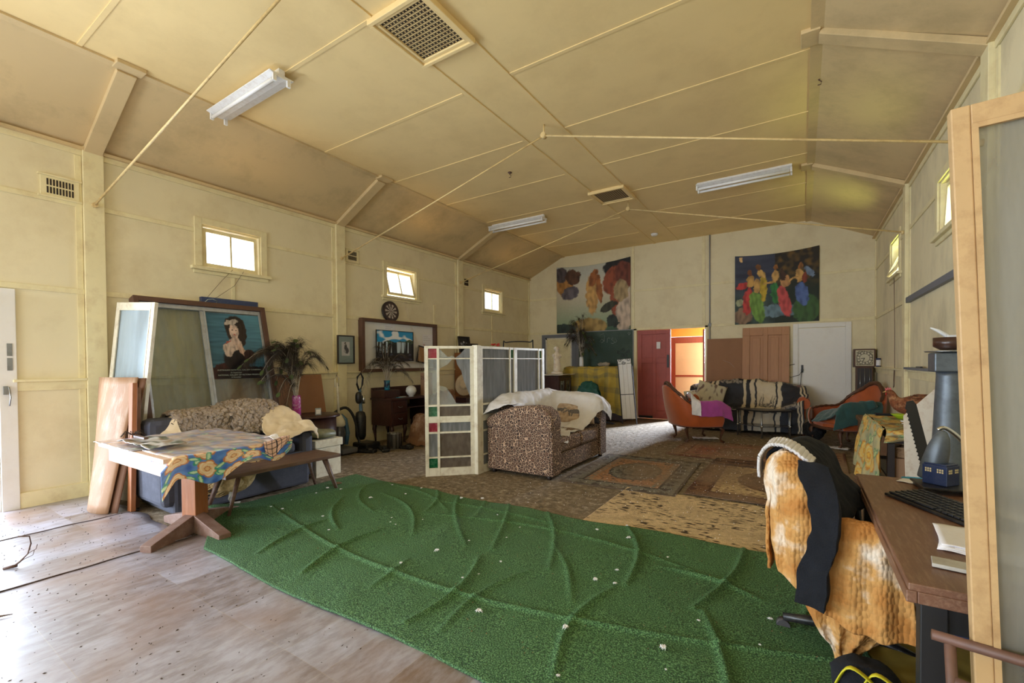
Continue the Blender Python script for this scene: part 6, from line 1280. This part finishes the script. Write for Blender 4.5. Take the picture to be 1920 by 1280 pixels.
for k in range(4):
    o = G().grid(12, 12, lambda u, v: (.21*u, .26*v, .001+.006*abs(nz(u*3+k, v*3))+.0025*k)).obj('paper_sheet', 'paper', None, solid=.0012); tag(o, ['lowest loose white paper of desk pile', 'second creased paper in desk pile', 'third white paper in desk pile', 'topmost curled white paper of desk pile'][k], 'paper', 'loose papers on the desk'); place(o, (.385+.006*k, 2.04+.010*k, .758), -14+3*k)
o = tag(G().box((0, 0, 0), (.26, .07, .012)).obj('acrylic_block', 'acrylic', bevel=.002), 'clear dusty acrylic strip near the front edge of desk', 'acrylic strip'); place(o, (.34, 1.86, .758), -8)
for k, (x, y, a, lab) in enumerate(((.42, 3.08, -25, 'pale paper scrap at the far left of desk'), (.60, 2.72, -58, 'greyish pink sheet lying beyond the keyboard'))):
    o = tag(G().grid(8, 6, lambda u, v: (.22*u, .10*v, .001+.004*abs(nz(u*4, v*3, k)))).obj('paper_scrap', 'paper', None, solid=.001), lab, 'paper'); place(o, (x, y, .758), a)
tag(G().box((.46, 2.20, .40), (.62, 2.34, .50)).obj('steel_holder', 'blue_tin', bevel=.01), 'dark blue metal box slung under the desk top', 'box').rotation_euler = (0, 0, 0)
tag(G().box((.47, 2.21, .50), (.49, 2.23, .70)).box((.59, 2.31, .50), (.61, 2.33, .70)).obj('hanger_strap', 'black_metal'), 'black strap holding the blue box beneath the desk', 'strap')
# ------------------------------------------------------------------ office chair with clothes
CHX, CHY = .22, 2.72
t = T('office_chair', 'black office chair buried under yellow quilt and dark cardigan by the desk', 'office chair', (CHX, CHY, 0), -14)
for k in range(5):
    a = radians(200+72*k); l = G().tube([(0, 0, .10), (.16*cos(a), .16*sin(a), .085), (.30*cos(a), .30*sin(a), .075)], [.032, .026, .020], 8).obj('base_leg', 'black_plastic', t)
    G().cyl((.30*cos(a)-.022*sin(a), .30*sin(a)+.022*cos(a), .034), (.30*cos(a)+.022*sin(a), .30*sin(a)-.022*cos(a), .034), .031, seg=18).obj('castor', 'vac_clear', l)
G().cyl((0, 0, .08), (0, 0, .40), .026, seg=14).obj('column', 'black_metal', t); G().ell((0, 0, .44), (.24, .24, .05), .6, 28, 12).obj('seat', 'wool_black', t)
def CB(u, v): a = (u-.5)*1.1; return (-.235+.10*(1-cos(a))-.04*sin(v*pi), .26*sin(a)*(1-.14*v*v), .46+.43*v)
G().grid(20, 16, CB).obj('backrest', 'wool_black', t, solid=.05, bevel=.01); G().box((-.20, -.03, .40), (-.16, .03, .56)).obj('back_bracket', 'black_metal', t)
for s in (-1, 1): G().tube([(-.02, s*.26, .42), (-.04, s*.30, .60), (-.12, s*.29, .645), (.14, s*.29, .645)], .018, 8).obj('armrest', 'black_plastic', t)
MC = Matrix.Translation((CHX, CHY, 0)) @ Matrix.Rotation(radians(-14), 4, 'Z')
def ch(rows): return [[MC @ Vector(p) for p in r] for r in rows]
def thr2(rows, *a, **k): return throw(ch(rows), *a, **k)
thr2([[(-.30, -.28, .38), (-.315, -.1, .40), (-.315, .1, .40), (-.29, .28, .42)], [(-.30, -.28, .70), (-.32, -.1, .72), (-.32, .1, .72), (-.29, .27, .72)], [(-.27, -.25, .92), (-.285, -.1, .935), (-.285, .1, .935), (-.26, .24, .92)], [(-.20, -.26, .925), (-.22, -.1, .93), (-.22, .1, .93), (-.19, .25, .92)], [(-.14, -.30, .70), (-.18, -.1, .72), (-.18, .1, .72), (-.14, .29, .70)], [(-.12, -.30, .52), (-.14, -.1, .54), (-.14, .1, .54), (-.12, .29, .52)], [(.02, -.28, .50), (.02, -.1, .50), (.02, .1, .50), (.02, .27, .50)]], 60, 90, 'yellow_quilt', 'seersucker', 'yellow puckered quilt draped over the office chair back', 'quilt', wr=.015, wf=9, solid=.014)
thr2([[(-.285, -.25, .42), (-.22, -.32, .39), (-.12, -.36, .33), (.0, -.37, .34)], [(-.30, -.235, .66), (-.25, -.31, .62), (-.14, -.35, .55), (.0, -.36, .50)], [(-.32, -.22, .86), (-.26, -.31, .84), (-.16, -.35, .74), (-.02, -.35, .64)], [(-.27, -.20, .95), (-.20, -.28, .93), (-.13, -.31, .84), (-.02, -.32, .70)], [(-.2, -.16, .94), (-.14, -.22, .92), (-.09, -.25, .84), (.0, -.28, .70)]], 60, 70, 'yellow_quilt', 'seersucker', 'side fold of yellow quilt wrapping the near chair edge', 'quilt', wr=.010, wf=9, solid=.012, fold=lambda u, v: (.010*sin(u*15+v*9), .010*sin(u*22-v*8), 0))
thr2([[(-.12, -.365, .335), (-.0, -.38, .28), (.14, -.38, .25), (.26, -.34, .28)], [(-.10, -.36, .50), (.0, -.37, .48), (.13, -.37, .46), (.24, -.34, .44)], [(-.08, -.35, .655), (.02, -.35, .675), (.13, -.35, .67), (.20, -.33, .655)], [(-.06, -.28, .675), (.03, -.27, .69), (.12, -.27, .685), (.18, -.27, .67)], [(-.05, -.20, .58), (.03, -.2, .56), (.12, -.2, .54), (.18, -.2, .52)]], 90, 80, 'yellow_quilt', 'seersucker', 'yellow quilt flap with white worn patches over near armrest', 'quilt', wr=.008, wf=10, solid=.010, fold=lambda u, v: (0, .009*sin(u*24)*(1-v), .004*sin(u*24)*(1-v)))
thr2([[(-.14, -.30, .40), (0, -.33, .40), (.14, -.32, .40), (.24, -.22, .44)], [(-.12, -.33, .28), (.0, -.35, .27), (.13, -.33, .27), (.25, -.22, .34)], [(-.08, -.32, .19), (.0, -.33, .16), (.09, -.30, .18), (.20, -.22, .26)], [(-.03, -.29, .11), (.0, -.30, .09), (.04, -.28, .10), (.10, -.22, .16)], [(-.02, -.28, .04), (.0, -.285, .035), (.015, -.28, .035), (.03, -.26, .05)]], 90, 80, 'yellow_bundle', 'seersucker', 'lower bunched end of yellow quilt hanging below the chair seat', 'quilt', wr=.014, wf=8, solid=.010, fold=lambda u, v: (.006*sin(u*30), .012*sin(u*30+v*4), 0))
thr2([[(.02, .0, .50), (.18, .02, .48), (.30, 0, .46)], [(.02, -.22, .53), (.18, -.22, .50), (.32, -.2, .48)], [(.02, -.32, .46), (.2, -.32, .42), (.32, -.28, .40)]], 40, 40, 'yellow_quilt', 'seersucker', 'yellow quilt part spread over the chair seat toward the desk', 'quilt', wr=.02, wf=9, solid=.012)
# cardigan: black body, white collar band
thr2([[(-.345, -.18, .80), (-.35, .02, .76), (-.33, .24, .74)], [(-.325, -.19, .92), (-.33, .02, .91), (-.31, .24, .90)], [(-.27, -.18, .965), (-.28, .02, .975), (-.26, .24, .96)], [(-.19, -.22, .935), (-.18, .02, .95), (-.18, .24, .93)], [(-.10, -.24, .80), (-.09, .0, .80), (-.09, .22, .80)], [(-.02, -.27, .66), (-.0, -.04, .66), (.02, .2, .66)]], 50, 60, 'black_cardigan', 'wool_black', 'black knitted cardigan draped over top of the office chair', 'cardigan', wr=.018, wf=9, solid=.014)
thr2([[(-.17, -.30, .93), (-.05, -.27, .92)], [(-.14, -.35, .84), (-.02, -.335, .84)], [(-.09, -.385, .72), (.01, -.385, .74)], [(-.10, -.41, .60), (.01, -.415, .62)], [(-.14, -.415, .46), (-.02, -.42, .47)], [(-.14, -.415, .33), (-.025, -.42, .32)]], 24, 70, 'cardigan_sleeve', 'wool_black', 'long black cardigan sleeve hanging down over the yellow quilt', 'sleeve', wr=.012, wf=9, solid=.03)
thr2([[(-.372, -.19, .80), (-.375, -.12, .81)], [(-.362, -.215, .90), (-.365, -.13, .92)], [(-.31, -.235, .975), (-.31, -.14, .995)], [(-.22, -.255, .975), (-.22, -.16, .995)], [(-.12, -.275, .92), (-.12, -.19, .93)]], 20, 160, 'white_lining', 'wool_white', 'white ribbed collar edge of the cardigan on the chair', 'collar', wr=.006, wf=14, solid=.014, fold=lambda u, v: (0, 0, .0025*sin(v*150)))
t = T('yellow_bag', 'dark bag with bright yellow straps on floor under the chair', 'bag', (.22, 2.28, .03)); G().ell((0, 0, .07), (.12, .09, .08), .8, 20, 12).jit(.02, 14).obj('body', 'wool_black', t)
for s in (-.03, .05): G().tube([cr([Vector(p) for p in ((s-.07, -.06, .06), (s-.03, -.08, .15), (s+.04, -.09, .12), (s+.10, -.10, .04))], i/14) for i in range(15)], .014, 8, flat=(1, .3)).obj('strap', 'yellow_strap', t)
throw([[(.30, 2.30, .05), (.55, 2.32, .06), (.95, 2.36, .05)], [(.26, 2.60, .08), (.55, 2.62, .10), (.95, 2.62, .08)], [(.30, 2.90, .05), (.55, 2.9, .07), (.95, 2.95, .05)]], 40, 40, 'mustard_sheet', 'mustard_cloth', 'mustard coloured cloth lying on floor under the desk', 'cloth', wr=.02, wf=6)
t = T('stool', 'rusty tubular metal stool frame just showing at bottom right corner', 'stool', (.62, 1.32, 0))
G().tube([(-.335, .03, .685), (-.2, .0, .675), (.1, -.04, .66), (.45, -.06, .64)], .013, 10).tube([(-.335, .24, .685), (.45, .2, .64)], .013, 10).obj('seat_bar', 'rusty_brown', t)
for a, b in ((-.30, .02), (-.30, .24), (.40, -.05), (.40, .2)): G().tube([(a, b, .68), (a+(.03 if a < 0 else -.03), b, .0)], .012, 8).obj('leg', 'rusty_brown', t)
glazed_door('glazed_door', 'large grimy glazed door leaf standing at right edge, nearest the camera', .76, 2.03, (.388, 1.56, 0), (0, radians(-2.1), 0), 'smeared_glass_near', 'peach_paint', st=.036, tr=.05)
# ------------------------------------------------------------------ grass mat, rugs
ridges = [((-3.95, 2.9), (-3.2, 2.3), .02), ((-3.3, 3.6), (-2.9, 3.0), .02), ((-2.65, 3.6), (-2.4, 3.02), .016), ((-1.5, 2.5), (-1.55, 1.7), .018), ((-.8, 3.0), (-.2, 2.9), .02), ((.1, 3.6), (0, 2.7), .02), ((-3.2, 3.3), (-1.6, 3.35), .012), ((-2.3, 2.2), (-2.2, 1.8), .016), ((-4.3, 2.35), (.6, 2.66), .017), ((-3.7, 3.2), (-2.6, 2.55), .018), ((-3.0, 3.6), (-2.1, 2.6), .02), ((-2.4, 3.65), (-1.9, 2.65), .022), ((-1.95, 3.6), (-1.4, 2.6), .022), ((-2.9, 2.5), (-2.75, 1.7), .024), ((-1.9, 2.5), (-1.75, 1.65), .026), ((-1.2, 3.6), (-.9, 2.65), .028), ((-.95, 2.6), (-.9, 1.7), .02), ((-.35, 3.65), (-.5, 2.6), .034), ((-.45, 2.6), (-.2, 1.7), .022), ((-3.5, 2.4), (-3.3, 1.7), .02), ((-2.9, 2.95), (-.5, 3.05), .014), ((-4.1, 3.3), (-3.3, 2.75), .016), ((-3.9, 3.5), (-2.7, 3.1), .012), ((-1.6, 3.0), (-1.1, 2.3), .014)]
def segd(x, y, a, b):
    dx, dy = b[0]-a[0], b[1]-a[1]; t = clamp(((x-a[0])*dx+(y-a[1])*dy)/(dx*dx+dy*dy)); q = sin(t*pi)*.10*sin(a[0]*9+a[1]*5); cx = a[0]+dx*t-dy*q; cy = a[1]+dy*t+dx*q
    return sqrt((x-cx)**2+(y-cy)**2), t
def MT(u, v):
    x = -4.62+5.35*u; y0 = 1.52+.42*clamp((-3.75-x)/.75)+.02*sin(x*3)+.10*clamp((x+1)/2); y1 = 3.58+.02*sin(x*5)+.08*clamp((x+2.4)/2)-.02
    y = y0+(y1-y0)*v; z = .036
    for a, b, h in ridges:
        d, t = segd(x, y, a, b); z += h*0.95*exp(-(d/.017)**2)*sin(clamp(t, .04, .96)*pi)**.4
    z += .006*nz(x*1.6, y*1.6)+.004*nz(x*6, y*6)
    c = sqrt((x+4.55)**2+(y-1.95)**2); z += .07*exp(-(c/.20)**2)
    return (x, y, max(z, .030))
tag(G().grid(420, 210, MT).obj('grass_mat', 'turf', solid=.012, off=-1), 'green artificial grass mat with creases spread across the floor', 'mat')
def rug(lab, x0, x1, y0, y1, fn, z=.006, rz=0, n=110):
    w_, h_ = x1-x0, y1-y0
    def P(u, v): return (w_*(u-.5), h_*(v-.5), z+.006*abs(nz(u*4+x0, v*5))+.002)
    o = tag(G().grid(int(n*w_), int(n*h_), P, fn).obj('rug', 'rug_pile', solid=.006, off=-1), lab, 'rug'); place(o, ((x0+x1)/2, (y0+y1)/2, 0), rz); return o
def orient(bg, bd, mk, w_, h_, seed):
    def f(u, v):
        x, y = u*w_, v*h_; e = min(x, w_-x, y, h_-y); s = nz(x*26, y*26, seed)
        if e < .03: c = mk
        elif e < .20: c = mix(bd, mk, 1 if (sin(x*34)+sin(y*34)+s*2 > .7) else .15)
        elif e < .225: c = mk
        elif e < .30: c = mix(bd, bg, .5+s)
        else:
            d = ell_(u, v, .5, .5, .24, .26); c = mix(bg, mk, clamp(s*2.2+nz(x*7, y*7, seed)*1.2-.1))
            if d < 1: c = mix(bd, mk, clamp(.5+s*1.6+.4*sin(sqrt(d)*14)))
        return mix(c, C3(150, 126, 100), clamp(.42+nz(x*1.5, y*1.5, 7+seed)*1.1))
    return f
rug('worn oriental rug with blue grey border beside the leopard sofa', -2.42, -1.12, 4.72, 6.50, orient(C3(172, 126, 90), C3(126, 124, 112), C3(66, 62, 60), 1.3, 1.78, 1), rz=2)
cream_r = lambda u, v: mix(C3(206, 180, 138), C3(62, 46, 30), 1 if (nz(u*26, v*60, 2) > .24 and nz(u*5, v*4, 9) > -.22) else clamp(nz(u*9, v*9, 3)*.35))
rug('cream rug with short dark flecks, nearest the grass mat', -1.62, .62, 3.45, 4.86, cream_r, z=.004, n=90)
rug('brown Persian style rug with ivory field in the middle of the floor', -1.04, .55, 4.92, 6.80, orient(C3(206, 176, 128), C3(126, 90, 60), C3(88, 54, 34), 1.6, 1.9, 3), z=.010)
rug('faded reddish rug in front of the orange armchair and far sofa', -1.70, .52, 6.86, 8.30, orient(C3(156, 94, 72), C3(150, 116, 86), C3(104, 62, 46), 2.2, 1.45, 5), z=.006, rz=-2, n=80)
rug('small brown rug strip beyond the grey bordered rug', -1.02, -.30, 6.50, 6.95, orient(C3(120, 84, 58), C3(110, 76, 50), C3(70, 44, 30), .7, .45, 8), z=.016)
# ------------------------------------------------------------------ feathers, leaves and litter
random.seed(21)
fm = []
def fluff(seed):
    g = G()
    for k in range(9):
        a = k*.7+seed; L = .5+.5*hsh(k, seed); g.tube([(0, 0, .1), (cos(a)*L*.5, sin(a)*L*.5, .35), (cos(a)*L, sin(a)*L*.6, .12)], [.10, .09, .02], 5)
    return g
protos = [fluff(s).obj('white_feather', 'white_feather') for s in (0, 3, 5)]
k = 0
for i in range(46):
    x = random.uniform(-4.4, .05); y = random.uniform(1.7, 3.6)
    if x < -4 and y < 2.1: continue
    s = random.uniform(.010, .026) if i % 5 else .034
    if k < 3: o = protos[k]
    else: o = protos[k % 3].copy(); COL.objects.link(o)
    k += 1; o.location = (x, y, MT((x+4.62)/5.35, clamp((y-1.6)/2.0))[2]+.002); o.scale = (s, s, s); o.rotation_euler = (0, 0, random.uniform(0, 6))
    tag(o, 'small white feather fallen on the green grass mat', 'feather', 'white feathers scattered on the grass mat')
g = G(); 
def litter(n, box, smin, smax, zf=lambda x, y: .016):
    g = G()
    for i in range(n):
        x = random.uniform(box[0], box[1]); y = random.uniform(box[2], box[3]); a = random.uniform(0, pi); s = random.uniform(smin, smax); w_ = s*random.uniform(.12, .5); z = zf(x, y)
        dx, dy = cos(a)*s, sin(a)*s; ex, ey = -sin(a)*w_, cos(a)*w_
        g.add([(x-dx, y-dy, z), (x+ex, y+ey, z), (x+dx, y+dy, z+.004), (x-ex, y-ey, z), (x, y, z+w_*.7+.003)], [(0, 1, 4), (1, 2, 4), (2, 3, 4), (3, 0, 4)])
    return g
tag(litter(1500, (WL+.1, -.1, -.6, 1.62), .002, .010).obj('litter', 'litter_dark'), 'dark crumbs of dirt and droppings scattered over sheet vinyl', 'litter', kind='stuff')
tag(litter(3600, (-5.9, .4, 3.7, 9.6), .003, .013, lambda x, y: .004 if x < -2.5 or y < 4 else .018).obj('litter', 'straw'), 'straw bits and dirt scattered over the old carpet', 'litter', kind='stuff')
tag(litter(900, (-3.2, .1, 3.75, 8.8), .002, .008, lambda x, y: .019 if x > -2.4 else .005).obj('litter', 'white_feather'), 'pale feather bits strewn over rugs and carpet', 'litter', kind='stuff')
tag(litter(420, (-4.3, .1, 1.75, 3.5), .002, .006, lambda x, y: MT((x+4.62)/5.35, clamp((y-1.6)/2.0))[2]+.001).obj('litter', 'straw'), 'tiny straw bits caught in the grass mat', 'litter', kind='stuff')
t = tag(G().tube([(0, 0, .01), (.05, .0, .05), (.10, .01, .11), (.12, .02, .20), (.11, .02, .27), (.04, .0, .285)], [.012, .008, .006, .006, .006, .008], 6).tube([(.10, .01, .11), (.15, .03, .14), (.16, .03, .18)], .003, 5).tube([(.06, 0, .06), (.12, .05, .08), (.13, .05, .12)], .003, 5).tube([(-.06, 0, .01), (.03, 0, .02)], [.012, .016], 6).obj('twig', 'frame_brown'), 'dried bent twig lying on pale vinyl at the left edge', 'twig'); place(t, (-4.55, .70, .014), 60); t.scale = (.75, .75, .75)
t = tag(G().tube([(0, 0, .008), (.06, .01, .012), (.13, 0, .010)], [.004, .012, .003], 6, flat=(1, .5)).obj('twig', 'walnut'), 'short dry stick on the vinyl near bottom left', 'twig'); place(t, (-3.72, .44, .016), 70)
t = tag(G().ell((0, 0, .012), (.045, .03, .010), .8).obj('sponge', 'straw'), 'flat yellow brown piece on far left of grass mat', 'sponge'); place(t, (-4.42, 3.18, .036), 20)
tag(G().prism([(-4.78, 1.78), (-4.60, 1.86), (-4.56, 1.80), (-4.74, 1.72)], 'z', .018, .024).obj('turf_scrap', 'turf'), 'loose green turf scrap left of the grass mat corner', 'turf scrap')
